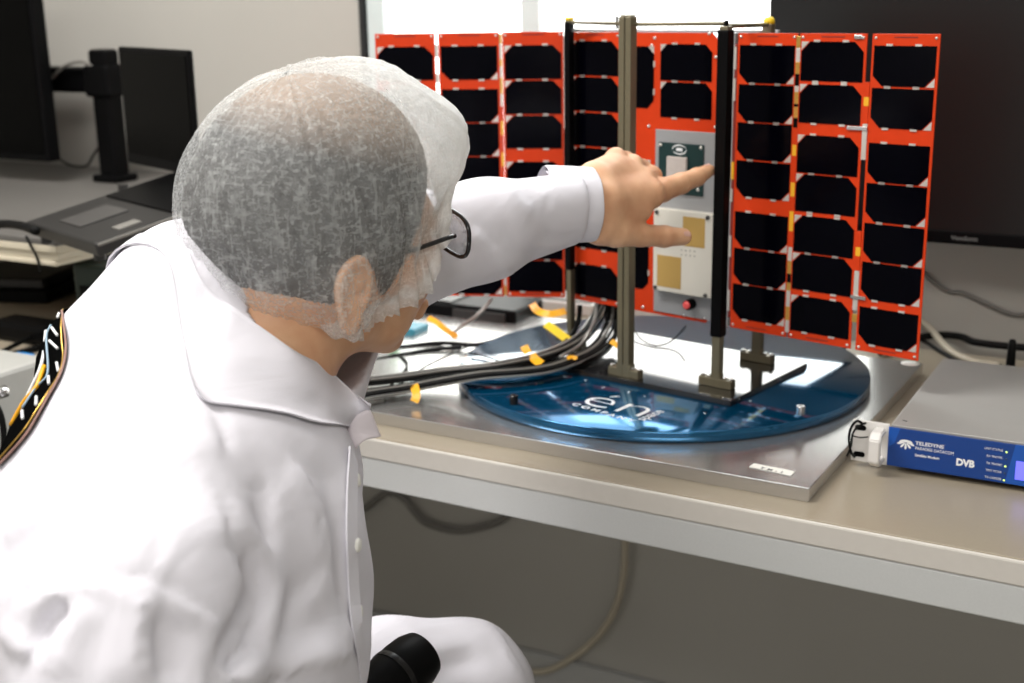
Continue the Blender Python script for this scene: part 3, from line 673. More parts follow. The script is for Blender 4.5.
# ------------------------------------------------------------------ loose cables
def cable(name, label, pts, r, m, group=None, n=10):
    b = NB(); tube(b, pts, r, n); o = obj(name, b, m, smooth=True); return props(o, label, 'cable', group)
cable('cable', 'dark cable sagging along the grey wall under the wide monitor', [at_y(x, y, WALL_Y - 0.004) for x, y in ((905, 255), (926, 275), (940, 286), (951, 292), (963, 293), (985, 303), (1008, 313), (1022, 315), (1045, 312))], 0.0032, M['cable_grey'])
cable('cable', 'thick black cable lying where the bench meets the wall', [at_z(x, y, TZ + 0.007) for x, y in ((880, 352), (905, 343), (925, 336.5), (945, 335), (962, 337), (974, 342), (1000, 345.5), (1030, 348), (1060, 349))], 0.0052, M['rubber'])
cable('cable', 'thin black cable running on the bench toward the back of the rack unit', [at_z(x, y, TZ + 0.003) for x, y in ((900, 333), (922, 340), (938, 350), (952, 358), (962, 364))], 0.0028, M['rubber'])
cable('cable', 'beige cable bending down behind the grey rack unit', [at_z(x, y, z) for x, y, z in ((905, 312, TZ + 0.03), (922, 322, TZ + 0.02), (933, 332, TZ + 0.012), (946, 347, TZ + 0.006), (957, 355, TZ + 0.005), (975, 362, TZ + 0.005), (1000, 366, TZ + 0.005))], 0.0048, M['cable_beige'])
cable('cable', 'beige cable hanging on the wall under the workbench', [at_y(x, y, WALL_Y - 0.022) for x, y in ((626, 520), (625, 545), (623.5, 575), (617, 604), (603, 630), (583, 650), (562, 664), (545, 671), (520, 672))], 0.0062, M['cable_beige'])
cable('cable', 'dark cable looping under the workbench beside the white coat', [at_y(x, y, WALL_Y - 0.012) for x, y in ((345, 520), (367, 507), (384, 494), (396, 494), (407, 502), (416, 514), (428, 524), (457, 531), (487, 526), (506, 517), (520, 500))], 0.0062, M['cable_grey'])
b = NB(); o = at_y(1010.5, 364, 1.56); lathe(b, [(0, 0), (0.010, 0), (0.010, 0.006), (0.0055, 0.009), (0.0055, 0.03), (0.0048, 0.062), (0.0035, 0.068), (0, 0.069)], c=(o[0], 1.56, TZ), n=18)
props(obj('stub_antenna', b, M['rubber'], smooth=True), 'short black stub antenna standing behind the rack unit', 'antenna')

# ------------------------------------------------------------------ keyboard behind the disc
kp0, kp1 = at_z(652, 322, TZ + .016), at_z(826, 354, TZ + .016); kc = (kp0 + kp1) / 2; kl = float(np.linalg.norm(kp1 - kp0)); ka = math.atan2(kp1[1] - kp0[1], kp1[0] - kp0[0])
kb = thing('keyboard', 'black keyboard with pale keys lying behind the blue disc', 'keyboard', (kc[0] - math.sin(ka) * .022, kc[1] + math.cos(ka) * .022, TZ), ka)
b = NB(); box(b, (0, 0, 0.008), (kl, 0.075, 0.016), 0.003); obj('case', b, M['black'], kb)
for j in range(3):
    for i in range(int(kl / 0.023)):
        b = NB(); box(b, (-kl / 2 + .016 + i * 0.023, 0.023 - j * 0.022, 0.0182), (0.017, 0.016, 0.0066), 0.0018, seg=1); obj('keycap', b, M['key_grey'], kb)

# ------------------------------------------------------------------ left end of the bench
HZ = 0.89
shelf = thing('monitor_shelf', 'raised grey shelf with a cream layered front edge at the left end', 'shelf', (-1.9, 1.5, TZ))
sy0, sx1 = 1.185, -1.375
b = NB(); box(b, ((-2.75 + sx1) / 2, (sy0 + WALL_Y) / 2, HZ - 0.004), (sx1 + 2.75, WALL_Y - sy0 - 0.004, 0.008), 0.001); obj('top', b, M['shelf'], shelf, world=True)
for k, (z, h, dy) in enumerate(((HZ - 0.0135, 0.011, 0.0), (HZ - 0.0245, 0.011, 0.004), (HZ - 0.034, 0.008, 0.002))):
    b = NB(); box(b, ((-2.75 + sx1) / 2 - 0.003 * k, (sy0 + dy + WALL_Y) / 2, z), (sx1 + 2.75 - 0.006, WALL_Y - sy0 - dy - 0.004, h - 0.0006), 0.0015); obj('board', b, M['cream'], shelf, world=True, label='cream board layered under the shelf top')
for x in (-2.72, sx1 - 0.03):
    b = NB(); box(b, (x, 1.60, (TZ + HZ - 0.04) / 2 + 0.001), (0.02, 0.38, HZ - 0.04 - TZ), 0.001); obj('support', b, M['dark_grey'], shelf, world=True)
lm = thing('monitor', 'dark monitor on a swivel arm at the left end of the bench', 'monitor', (-2.1, 1.6, 0.92))
# the left monitor faces the bench; its right edge is seen
p_t, p_b = at_y(39, 0, 1.58), at_y(57.5, 163, 1.58); xr = (p_t[0] + p_b[0]) / 2 - 0.022
b = NB(); box(b, (xr - 0.27, 1.595, p_b[2] + 0.17), (0.54, 0.03, 0.34), 0.004); obj('housing', b, M['black'], lm, world=True)
b = NB(); box(b, (xr - 0.27, 1.5795, p_b[2] + 0.173), (0.525, 0.002, 0.318), 0.0005); obj('screen', b, M['black_gloss'], lm, world=True)
b = NB(); box(b, (xr - 0.27, 1.618, p_b[2] + 0.17), (0.12, 0.02, 0.12), 0.004); obj('mount_plate', b, M['black'], lm, world=True)
arm = thing('swivel_mount', 'black swivel mount and pole between the dark monitor and the laptop', 'monitor mount', (-1.73, 1.66, HZ))
pt, pb = at_y(107, 49, 1.66), at_y(110, 168, 1.66); px_ = (pt[0] + pb[0]) / 2
b = NB(); box(b, (px_, 1.66, (HZ + pt[2]) / 2), (0.042, 0.036, pt[2] - HZ), 0.006); box(b, (px_, 1.66, HZ + .007), (.06, .055, .013), .003)
obj('pole', b, M['black'], arm, world=True)
a0 = at_y(83, 80, 1.66)
b = NB(); box(b, ((px_ + xr - 0.27) / 2, 1.668, a0[2]), (px_ - xr + 0.27, 0.03, 0.046), 0.008); box(b, (px_ + 0.0, 1.66, a0[2]), (0.06, 0.05, 0.056), 0.006)
obj('arm', b, M['black'], arm, world=True)
b = NB(); box(b, (xr - 0.27, 1.640, p_b[2] + 0.17), (0.06, 0.03, 0.06), 0.004); obj('swivel', b, M['black'], arm, world=True)
cable('cable', 'thin grey cable arching over the black monitor arm', [at_y(x, y, 1.64) for x, y in ((52, 78), (62, 68), (72, 63), (83, 62), (92, 67), (99, 76))], 0.003, M['cable_grey'])
cable('cable', 'thin dark cable curving on the wall below the monitor arm', [at_y(x, y, 1.72) for x, y in ((58, 158), (70, 165), (86, 166), (93, 156), (99, 147), (104, 142))], 0.0022, M['rubber'])

# laptop: slanted base, upright dark screen
FR, FL, BL, BR = at_d(95, 243, 1.545), at_d(25, 221, 1.70), at_d(128, 163, 1.93), None
BR = FR + (BL - FL)
lap = thing('laptop', 'open dark laptop propped on the grey shelf behind the person', 'laptop', tuple(((FR + FL) / 2 * np.array([1, 1, 0]) + np.array([0, 0, HZ]))))
wv = Vector(FR - FL); dv = Vector(BL - FL); wl, dl = wv.length, dv.length; wx = wv.normalized(); nz = wx.cross(dv).normalized(); dy = nz.cross(wx)
LM = basis(FL, wx, dy, nz)
def lapbox(c, s, bev=0.0): return box(NB(), c, s, bev, mtx=LM)
base = obj('base', lapbox((wl / 2, dl / 2, -0.010), (wl, dl, 0.018), 0.003), M['dark_grey'], lap, world=True)
obj('key_field', lapbox((wl * 0.5, dl * 0.66, 0.0004), (wl * 0.88, dl * 0.46, 0.002), 0.0006), M['black'], base, world=True)
obj('touchpad', lapbox((wl * 0.42, dl * 0.22, -0.0002), (wl * 0.30, dl * 0.26, 0.002), 0.0005), M['mid_grey'], base, world=True)
obj('sticker', lapbox((wl * 0.86, dl * 0.22, -0.0002), (wl * 0.10, dl * 0.12, 0.0022), 0.0004), M['cable_grey'], base, world=True)
obj('front_trim', lapbox((wl - 0.001, dl * 0.5, -0.004), (0.004, dl * 0.98, 0.004), 0.001), M['cable_grey'], base, world=True, label='paler edge of the laptop base')
TLp = at_d(110.5, 47, 1.90); TRp = TLp + (BR - BL); up = Vector(TLp - BL); ul_ = up.length; sx = Vector(BR - BL).normalized(); sn = sx.cross(up).normalized(); sy = sn.cross(sx)
SM = basis(BL, sx, sy, sn)
obj('lid', box(NB(), (wl / 2, ul_ / 2, -0.004), (wl, ul_, 0.008), 0.003, mtx=SM), M['black'], lap, world=True)
obj('screen', box(NB(), (wl / 2, ul_ / 2 + 0.004, 0.0006), (wl * 0.92, ul_ * 0.86, 0.001), 0.0002, mtx=SM), M['black_gloss'], lap, world=True)
zmid = float((FL[2] + BL[2] + FR[2]) / 3) - 0.02
for q in (FL + wv * 0.12 + dv * 0.1, FR - wv * 0.12 + dv * 0.1, FL + wv * 0.12 + dv * 0.85, FR - wv * 0.12 + dv * 0.85):
    q = Vector(q); b = NB(); cyl(b, (q.x, q.y, HZ), (q.x, q.y, max(HZ + 0.003, q.z - 0.018)), 0.008, 12); obj('riser_leg', b, M['dark_grey'], lap, world=True)
b = NB(); tube(b, [at_d(x, y, d) for x, y, d in ((-12, 226, 1.74), (5, 224, 1.72), (22, 226, 1.69), (36, 231, 1.66))], 0.006, 10)
props(obj('dongle_cable', b, M['rubber'], smooth=True), 'black plug and cable at the laptop front left corner', 'cable')
cable('cable', 'thin black cable hanging over the cream shelf edge', [at_y(x, y, sy0 - 0.004) for x, y in ((26, 236), (31, 246), (36, 255), (39, 264), (40, 272))], 0.002, M['rubber'])
# black tray under the shelf
b = NB(); Pq = [at_z(x, y, TZ + 0.002) for x, y in ((-60, 300), (48, 303), (92, 284), (30, 272))]
trayt = thing('document_tray', 'flat black tray lying under the cream edged shelf', 'tray', tuple(Pq[1]))
poly = [(p[0], p[1]) for p in Pq]; prism(b, poly, TZ + 0.0006, TZ + 0.022, bev=0.002); obj('tray', b, M['black'], trayt, world=True)
poly2 = [tuple(np.array(q) * 0.9 + np.mean(poly, axis=0) * 0.1) for q in poly]; b = NB(); prism(b, poly2, TZ + 0.022, TZ + 0.040, bev=0.003); obj('folder', b, M['black_metal'], trayt, world=True)
# instrument in front of the left end
b = NB()
ix1 = at_y(43, 395, 1.045)[0]
ins = thing('instrument_cabinet', 'grey instrument cabinet with a knob standing left of the person', 'cabinet', (ix1 - 0.18, 0.98, 0))
iz = at_y(25, 366, 1.02)[2]
box(b, (ix1 - 0.18, 0.985, iz / 2 + 0.01), (0.36, 0.16, iz - 0.02), 0.006); obj('case', b, M['box_grey'], ins, world=True)
b = NB(); box(b, (ix1 - 0.18, 0.985, 0.005), (0.33, 0.14, 0.010), 0.001); obj('plinth', b, M['black'], ins, world=True)
b = NB(); z = at_y(22, 376, 0.905)[2]; box(b, (ix1 - 0.17, 0.9035, z), (0.25, 0.003, 0.010), 0.001); obj('slot', b, M['dark_grey'], ins, world=True)
p = at_y(6, 391, 0.905); b = NB(); cyl(b, (p[0], 0.9055, p[2]), (p[0], 0.892, p[2]), 0.007, 20, bev=0.0015); obj('knob', b, M['steel'], ins, world=True)
p = at_y(18, 425, 0.905); b = NB(); cyl(b, (p[0], 0.9055, p[2]), (p[0], 0.896, p[2]), 0.005, 20, bev=0.001); obj('knob', b, M['mid_grey'], ins, world=True)
cable('cable', 'black cable hanging in front of the grey instrument cabinet', [at_y(x, y, 0.885) for x, y in ((-14, 398), (-4, 405), (2, 420), (4, 440), (3, 462), (-6, 480))], 0.0035, M['rubber'])
cb = thing('adapter', 'black power adapter lying on the bench left of the person', 'adapter', tuple(at_z(30, 342, TZ)))
q = at_z(32, 340, TZ); b = NB(); box(b, (q[0], q[1], TZ + 0.0155), (0.115, 0.05, 0.030), 0.008, mtx=None); obj('housing', b, M['black'], cb, world=True)
b = NB(); tube(b, [at_z(x, y, TZ + 0.012) for x, y in ((30, 338), (15, 345), (0, 352), (-15, 352))], 0.0035, 10); obj('lead', b, M['rubber'], cb, smooth=True, world=True)
b = NB(); q = at_z(24, 359, TZ + 0.01); cyl(b, (q[0] - 0.014, q[1], TZ + 0.010), (q[0] + 0.014, q[1] + 0.003, TZ + 0.010), 0.0085, 16, bev=0.002); props(obj('connector_cap', b, M['blue_plastic'], smooth=True), 'small bright blue connector cap on the bench beside the adapter', 'connector')
cable('cable', 'black cable looping on the bench beside the blue connector cap', [at_z(x, y, TZ + 0.005) for x, y in ((-20, 333), (0, 330), (15, 326), (35, 325), (52, 333), (45, 345), (20, 352), (-5, 356))], 0.004, M['rubber'])

# ------------------------------------------------------------------ clutter and cable bundle left of the disc
psu = thing('power_supply', 'black power supply box behind the disc under the left wing', 'power supply', tuple(at_z(480, 322, TZ)))
q = at_z(478, 330, TZ)
b = NB(); box(b, (q[0], q[1] + 0.05, TZ + 0.017), (0.12, 0.09, 0.033), 0.004); obj('case', b, M['black'], psu, world=True)
b = NB(); box(b, (q[0], q[1] + 0.0035, TZ + 0.017), (0.09, 0.004, 0.022), 0.001); obj('face_plate', b, M['dark_grey'], psu, world=True)
gb = thing('junction_box', 'low grey metal box behind the disc beside the left post', 'box', tuple(at_z(545, 316, TZ)))
q = at_z(548, 318, TZ); b = NB(); box(b, (q[0] + 0.005, q[1] + 0.06, TZ + 0.010), (0.11, 0.06, 0.019), 0.003); obj('case', b, M['box_grey'], gb, world=True)
b = NB(); box(b, (q[0] + 0.005, q[1] + 0.06, TZ + 0.021), (0.10, 0.05, 0.003), 0.001); obj('lid', b, M['shelf'], gb, world=True)
ad = thing('adapter_board', 'small teal adapter board with a green plug left of the disc', 'circuit board', tuple(at_z(405, 338, TZ)))
q = at_z(402, 342, TZ); b = NB(); box(b, (q[0], q[1] + 0.01, TZ + 0.012), (0.055, 0.04, 0.023), 0.002); obj('board', b, M['teal'], ad, world=True)
q = at_z(394, 341, TZ + 0.02); b = NB(); box(b, (q[0], q[1], TZ + 0.028), (0.012, 0.012, 0.011), 0.002); obj('plug', b, M['green'], ad, world=True)
dk = thing('black_case', 'flat black case lying on the bench behind the cables', 'case', tuple(at_z(425, 318, TZ)))
q = at_z(418, 322, TZ); b = NB(); box(b, (q[0] - 0.02, q[1] + 0.05, TZ + 0.016), (0.17, 0.10, 0.031), 0.004); obj('shell', b, M['black'], dk, world=True)
b = NB(); box(b, (q[0] - 0.02, q[1] + 0.05, TZ + 0.0335), (0.15, 0.085, 0.004), 0.001); obj('lid', b, M['dark_grey'], dk, world=True)

def pz(pts): return [Vector(at_z(x, y, z)) for x, y, z in pts]
UP = pz(((322, 394, .750), (352, 386, .750), (400, 381, .7515), (450, 374, .757), (500, 368, .766), (545, 357, .768), (577, 342, .772), (596, 322, .785), (604, 305, .806), (606, 296, .815)))
LOW = pz(((322, 408, .749), (366, 398, .749), (400, 392, .750), (440, 384, .757), (480, 377.5, .766), (540, 373, .766), (575, 363, .768), (598, 350, .770), (609, 330, .782), (611, 312, .804), (610, 300, .816)))
cables = []
def bundle(path, n, seed, grp, lab):
    r_ = random.Random(seed)
    mats = [M['rubber']] * 5 + [M['braid'], M['rubber'], M['cable_grey']]
    for k in range(n):
        pts = []
        col, row = (k % 4, k // 4); so, uo = (col - 1.5 + 0.5 * row) * 0.0056, row * 0.0050
        w1, w2 = seed * 2.1, 1.1
        for i, p in enumerate(path):
            d = (path[min(i + 1, len(path) - 1)] - path[max(i - 1, 0)]).normalized(); s = d.cross(Vector((0, 0, 1))).normalized(); u = s.cross(d)
            pts.append(p + s * (so + 0.0030 * math.sin(w1 + w2 * i)) + u * (uo + .0012))
        m = mats[(k + seed) % len(mats)]; tone = 'braided silver' if m is M['braid'] else 'grey' if m is M['cable_grey'] else 'black'
        inrow = min(4, n - 4 * row); order = ('frontmost', 'second from the front', 'third from the front', 'rearmost')
        where = order[0] if col == inrow - 1 else order[3] if col == 0 else order[inrow - 1 - col]
        cables.append(cable('cable', '%s cable, %s in the %s layer of the %s' % (tone, where.replace('from the', 'from'), 'upper' if row else 'lower', lab), pts, r_.uniform(0.0016, 0.0024), m, group=grp))
bundle(UP, 7, 1, 'cables of the rear bundle', 'rear bundle on the disc')
bundle(LOW, 8, 2, 'cables of the front bundle', 'front bundle on the disc')
for lab, pts, r, m in (
    ('thin black cable looping over the pale bench top left of the disc', ((350, 361, .737), (372, 357, .739), (392, 354, .741), (406, 361, .744), (405, 370, .746), (395, 381, .748), (385, 392, .748)), .0016, 'rubber'),
    ('thin dark cable crossing the bench toward the disc rim', ((500, 341, .748), (470, 346, .748), (445, 357, .747), (425, 367, .746), (410, 377, .748), (398, 386, .75)), .0013, 'rubber'),
    ('black cable curving along the back of the bench left of the disc', ((340, 352, .740), (370, 351, .741), (405, 347, .742), (440, 343, .745), (475, 345, .75), (500, 340, .752)), .0032, 'rubber'),
    ('second black cable along the back of the bench nearest the neck', ((340, 359, .740), (368, 361, .740), (395, 356, .742), (430, 350, .744), (462, 347, .747)), .0028, 'rubber'),
    ('grey cable rising diagonally below the left wing', ((452, 334, .745), (462, 326, .752), (475, 317, .762), (486, 306, .772), (492, 298, .782)), .0026, 'cable_grey'),
    ('grey cable lying beside the black cables at the left', ((345, 371, .737), (372, 369, .737), (400, 366, .738), (430, 362, .738)), .0022, 'cable_grey'),
    ('thin dark line lying on the rear of the blue disc', ((468, 352, .757), (490, 358, .757), (515, 365, .757), (540, 366, .757)), .0010, 'rubber'),  # narrow black tube laid across the disc rear
    ('thin dark cable drooping under the satellite to the base plate', ((634, 330, .770), (642, 340, .765), (655, 345.5, .7635), (668, 343, .766), (679, 334, .775), (686, 326, .786)), .0011, 'rubber'),
    ('black cable hanging from the underside behind the left post', ((580, 305, .812), (578, 322, .79), (568, 340, .775), (548, 352, .768), (520, 362, .768)), .0034, 'rubber'),
    ('black cable hanging from the underside beside the olive post', ((616, 303, .812), (617, 325, .79), (611, 345, .772), (596, 358, .768), (570, 367, .766)), .0032, 'rubber'),
    ('grey cable coming down beside the olive post', ((596, 305, .812), (595, 318, .80), (590, 330, .79), (580, 345, .775), (560, 357, .770)), .0020, 'braid')):
    cables.append(cable('cable', lab, pz(pts), r, M[m]))
def label_tag(parent, pts, w, m='tag_yellow', nrm=(0.3, -0.8, 0.6)):
    b = NB(); strip(b, pts, w, 0.0006, nrm); return obj('cable_label', b, M[m], parent, label='amber cable label')
label_tag(cables[17], pz(((428, 318, .765), (436, 322, .765), (446, 330, .760), (457, 337, .753))), 0.008)
label_tag(cables[23], pz(((532, 304, .800), (538, 311, .797), (550, 314, .796), (566, 311, .797))), 0.010)
label_tag(cables[23], pz(((546, 324, .786), (556, 331, .782), (564, 337, .778), (568, 340, .776))), 0.011, 'yellow')
label_tag(cables[1], pz(((524, 346, .778), (526, 350, .777), (528, 353, .776))), 0.010)
label_tag(cables[2], pz(((531, 355, .776), (536, 360, .776), (541, 364, .775))), 0.011)
label_tag(cables[8], pz(((567, 358, .777), (572, 357.5, .777), (577, 358.5, .776))), 0.005)
label_tag(cables[9], pz(((414, 385, .760), (416, 392, .757), (416, 398, .752), (414, 402, .748))), 0.010)
label_tag(cables[24], pz(((611, 341, .782), (615, 344, .780), (618, 347, .778))), 0.007)

gcs = thing('green_case', 'dark green case standing under the open laptop behind the white shoulder', 'case', tuple(at_y(100, 262, 1.28) * np.array([1, 1, 0]) + np.array([0, 0, TZ])))
q = at_y(97, 262, 1.27); b = NB(); box(b, (q[0] + .03, 1.30, (TZ + .846) / 2), (.10, .12, .846 - TZ), .006); obj('case', b, mat('dark_green_plastic', (.006, .018, .012), .5), gcs, world=True)
b = NB(); box(b, (q[0] + .03, 1.2385, .80), (.07, .003, .03), .001); obj('latch', b, M['black'], gcs, world=True)
# ------------------------------------------------------------------ smooth bodies: distance fields meshed with surface nets
def smin(a, b, k):
    h = np.clip(0.5 + 0.5 * (b - a) / k, 0, 1); return b * (1 - h) + a * h - k * h * (1 - h)
def smax(a, b, k): return -smin(-a, -b, k)
def rcone(p, a, b, r1, r2):
    a, b = np.asarray(a, float), np.asarray(b, float); ba = b - a
    h = np.clip(((p - a) @ ba) / (ba @ ba), 0, 1)
    return np.linalg.norm(p - a - h[:, None] * ba, axis=1) - (r1 + (r2 - r1) * h)
def ellip(p, c, ax, r):
    q = (p - np.asarray(c)) @ np.asarray(ax).T
    k0 = np.linalg.norm(q / r, axis=1); k1 = np.linalg.norm(q / (np.asarray(r) ** 2), axis=1)
    return k0 * (k0 - 1) / np.maximum(k1, 1e-9)
def sphere(p, c, r): return np.linalg.norm(p - np.asarray(c), axis=1) - r
def evalf(f, P, chunk=400000):
    return np.concatenate([f(P[i:i + chunk]) for i in range(0, len(P), chunk)]) if len(P) else np.zeros(0)
def surface_net(f, lo, hi, h, s=6):
    lo = np.asarray(lo, float); hi = np.asarray(hi, float)
    nc = np.ceil((hi - lo) / (h * s)).astype(int); n = nc * s + 1
    I = np.stack(np.meshgrid(*[np.arange(k) for k in nc], indexing='ij'), -1).reshape(-1, 3)
    d = evalf(f, lo + (I + 0.5) * (h * s)); act = I[np.abs(d) < h * s * 0.87 * 1.7]
    vol = np.full(n, 1e3, np.float32)
    g = np.stack(np.meshgrid(*[np.arange(s + 1)] * 3, indexing='ij'), -1).reshape(-1, 3)
    need = np.zeros(n, bool)
    for k in range(0, len(act), 20000):
        q = (act[k:k + 20000, None, :] * s + g[None]).reshape(-1, 3); need[q[:, 0], q[:, 1], q[:, 2]] = True
    Q = np.argwhere(need); vol[need] = evalf(f, lo + Q * h).astype(np.float32)
    gc = np.stack(np.meshgrid(*[np.arange(s)] * 3, indexing='ij'), -1).reshape(-1, 3)
    cells = (act[:, None, :] * s + gc[None]).reshape(-1, 3)
    corners = np.array([(i, j, k) for i in (0, 1) for j in (0, 1) for k in (0, 1)])
    v = np.stack([vol[cells[:, 0] + c[0], cells[:, 1] + c[1], cells[:, 2] + c[2]] for c in corners], 1)
    neg = (v < 0).sum(1); m = (neg > 0) & (neg < 8); cells, v = cells[m], v[m]
    pos = np.zeros((len(cells), 3)); cnt = np.zeros(len(cells))
    for a in range(8):
        for b in range(a + 1, 8):
            if np.abs(corners[a] - corners[b]).sum() != 1: continue
            va, vb = v[:, a], v[:, b]; x = (va < 0) != (vb < 0)
            t = np.where(x, va / np.where(x, va - vb, 1), 0)
            pos += np.where(x[:, None], corners[a] + t[:, None] * (corners[b] - corners[a]), 0); cnt += x
    V = lo + (cells + pos / cnt[:, None]) * h
    ids = np.full(n, -1, np.int32); ids[cells[:, 0], cells[:, 1], cells[:, 2]] = np.arange(len(cells))
    faces = []
    for ax in range(3):
        e = np.zeros(3, int); e[ax] = 1; b, c = np.eye(3, dtype=int)[(ax + 1) % 3], np.eye(3, dtype=int)[(ax + 2) % 3]
        P = cells[(cells + e < n).all(1) & (cells - b >= 0).all(1) & (cells - c >= 0).all(1)]
        s0 = vol[P[:, 0], P[:, 1], P[:, 2]] < 0; Pe = P + e; s1 = vol[Pe[:, 0], Pe[:, 1], Pe[:, 2]] < 0
        k = s0 != s1; P, s0 = P[k], s0[k]
        q = [ids[tuple((P - o).T)] for o in (0 * b, b, b + c, c)]
        ok = np.all([x >= 0 for x in q], axis=0); F = np.stack(q, 1)[ok]; s0 = s0[ok]
        F[~s0] = F[~s0][:, ::-1]; faces.append(F)
    return V, np.concatenate(faces)
def raw_mesh(name, parts, mats, parent=None, label=None, attr=None):
    """ONE mesh object from lists of (vertices, quads)"""
    V = np.concatenate([a for a, _ in parts]); off = 0; F = []
    for a, q in parts: F.append(q + off); off += len(a)
    F = np.concatenate(F); me = bpy.data.meshes.new(name)
    me.vertices.add(len(V)); me.vertices.foreach_set('co', V.astype(np.float32).ravel())
    me.loops.add(F.size); me.loops.foreach_set('vertex_index', F.astype(np.int32).ravel())
    me.polygons.add(len(F)); me.polygons.foreach_set('loop_start', np.arange(len(F), dtype=np.int32) * F.shape[1])
    me.polygons.foreach_set('loop_total', np.full(len(F), F.shape[1], np.int32)) if False else None
    me.update(calc_edges=True); me.validate()
    me.polygons.foreach_set('use_smooth', [True] * len(me.polygons))
    for mm in (mats if isinstance(mats, (list, tuple)) else [mats]): me.materials.append(mm)
    if attr:
        for k, a in attr.items():
            at = me.attributes.new(k, 'FLOAT', 'POINT'); at.data.foreach_set('value', a.astype(np.float32))
    o = bpy.data.objects.new(name, me); COL.objects.link(o)
    if parent is not None: o.parent = parent
    if label: o['label'] = label
    return o
def grid_faces(nu, nv, closed_u=False):
    q = []
    for i in range(nu if closed_u else nu - 1):
        for j in range(nv - 1): q.append(((i) * nv + j, ((i + 1) % nu) * nv + j, ((i + 1) % nu) * nv + j + 1, i * nv + j + 1))
    return np.array(q)
def gradient(f, P, e=0.0008):
    g = np.stack([f(P + d) - f(P - d) for d in np.eye(3) * e], 1); return g / np.maximum(np.linalg.norm(g, axis=1, keepdims=True), 1e-9)
def to_surface(f, P, off=0.0, it=8):
    P = np.array(P, float)
    for _ in range(it): P = P - gradient(f, P) * (f(P) - off)[:, None] * 0.9
    return P
def trace(f, pxy, d0=0.4, d1=1.7):
    """first hit of the rays through photo points on a body"""
    D = np.array([ray(*q) for q in pxy]); L_ = np.linalg.norm(D, axis=1); t = np.full(len(D), d0); hit = np.zeros(len(D), bool)
    for _ in range(160):
        v = f(CAM + D * t[:, None]); hit |= np.abs(v) < 4e-4; t = np.where(hit, t, np.minimum(t + v * 0.7 / L_, d1))
    return CAM + D * t[:, None], hit
# ------------------------------------------------------------------ the person in the white coat
def skin_mat():
    m = bpy.data.materials.new('skin'); m.use_nodes = True; nt = m.node_tree; N = nt.nodes; L = nt.links; b = N['Principled BSDF']
    tc = N.new('ShaderNodeTexCoord'); n1 = N.new('ShaderNodeTexNoise'); n1.inputs['Scale'].default_value = 35; n1.inputs['Detail'].default_value = 5
    L.new(tc.outputs['Object'], n1.inputs['Vector'])
    cr = N.new('ShaderNodeValToRGB'); e = cr.color_ramp.elements; e[0].position = 0.3; e[0].color = (0.58, 0.30, 0.17, 1); e[1].position = 0.7; e[1].color = (0.71, 0.42, 0.25, 1)
    L.new(n1.outputs[0], cr.inputs[0]); L.new(cr.outputs[0], b.inputs['Base Color'])
    b.inputs['Roughness'].default_value = 0.5; b.inputs['Subsurface Weight'].default_value = 0.12; b.inputs['Subsurface Radius'].default_value = (0.012, 0.005, 0.003); b.inputs['Subsurface Scale'].default_value = 0.4
    n2 = N.new('ShaderNodeTexNoise'); n2.inputs['Scale'].default_value = 420; n2.inputs['Detail'].default_value = 3; L.new(tc.outputs['Object'], n2.inputs['Vector'])
    bp = N.new('ShaderNodeBump'); bp.inputs['Strength'].default_value = 0.12; bp.inputs['Distance'].default_value = 0.001; L.new(n2.outputs[0], bp.inputs['Height']); L.new(bp.outputs[0], b.inputs['Normal'])
    return m
M['skin'] = skin_mat()
M['nail'] = mat('finger_nail', (0.66, 0.40, 0.33), 0.3, var=0.04)
M['coat'] = mat('white_coat_cloth', (0.70, 0.685, 0.745), 0.85, var=0.02, scale=18, bump=0.10, bscale=900)
def add_wrinkle(m, scale, dist, strength):
    nt = m.node_tree; N = nt.nodes; L = nt.links; b = N['Principled BSDF']; tc = N.new('ShaderNodeTexCoord'); mp = N.new('ShaderNodeMapping')
    mp.inputs['Rotation'].default_value = (.4, .3, .8); mp.inputs['Scale'].default_value = (scale, scale * .42, scale * .7); L.new(tc.outputs['Object'], mp.inputs[0])
    n = N.new('ShaderNodeTexNoise'); n.inputs['Scale'].default_value = 1.0; n.inputs['Detail'].default_value = 4; n.inputs['Roughness'].default_value = .42; n.inputs['Distortion'].default_value = .6; L.new(mp.outputs[0], n.inputs['Vector'])
    old = [l for l in nt.links if l.to_node == b and l.to_socket.name == 'Normal'][0].from_node
    bp = N.new('ShaderNodeBump'); bp.inputs['Strength'].default_value = strength; bp.inputs['Distance'].default_value = dist
    L.new(n.outputs[0], bp.inputs['Height']); L.new(old.outputs[0], bp.inputs['Normal']); L.new(bp.outputs[0], b.inputs['Normal'])
add_wrinkle(M['coat'], 17.0, 0.010, 0.55)
M['coat_in'] = mat('coat_lining', (0.72, 0.66, 0.70), 0.85, var=0.03)
M['trousers'] = mat('dark_trousers', (0.03, 0.03, 0.04), 0.8)
M['patch'] = mat('black_woven_patch', (0.003, 0.003, 0.003), 0.9, var=0.3, scale=300, spec=0.0)
M['thread_blue'] = mat('pale_blue_thread', (0.30, 0.42, 0.52), 0.6)
M['thread_rose'] = mat('brown_thread', (0.30, 0.17, 0.14), 0.6)
M['lens'] = mat('clear_lens', (0.95, 0.97, 1.0), 0.03, var=0.0, trans=1.0)
M['lens'].node_tree.nodes['Principled BSDF'].inputs['IOR'].default_value = 1.06

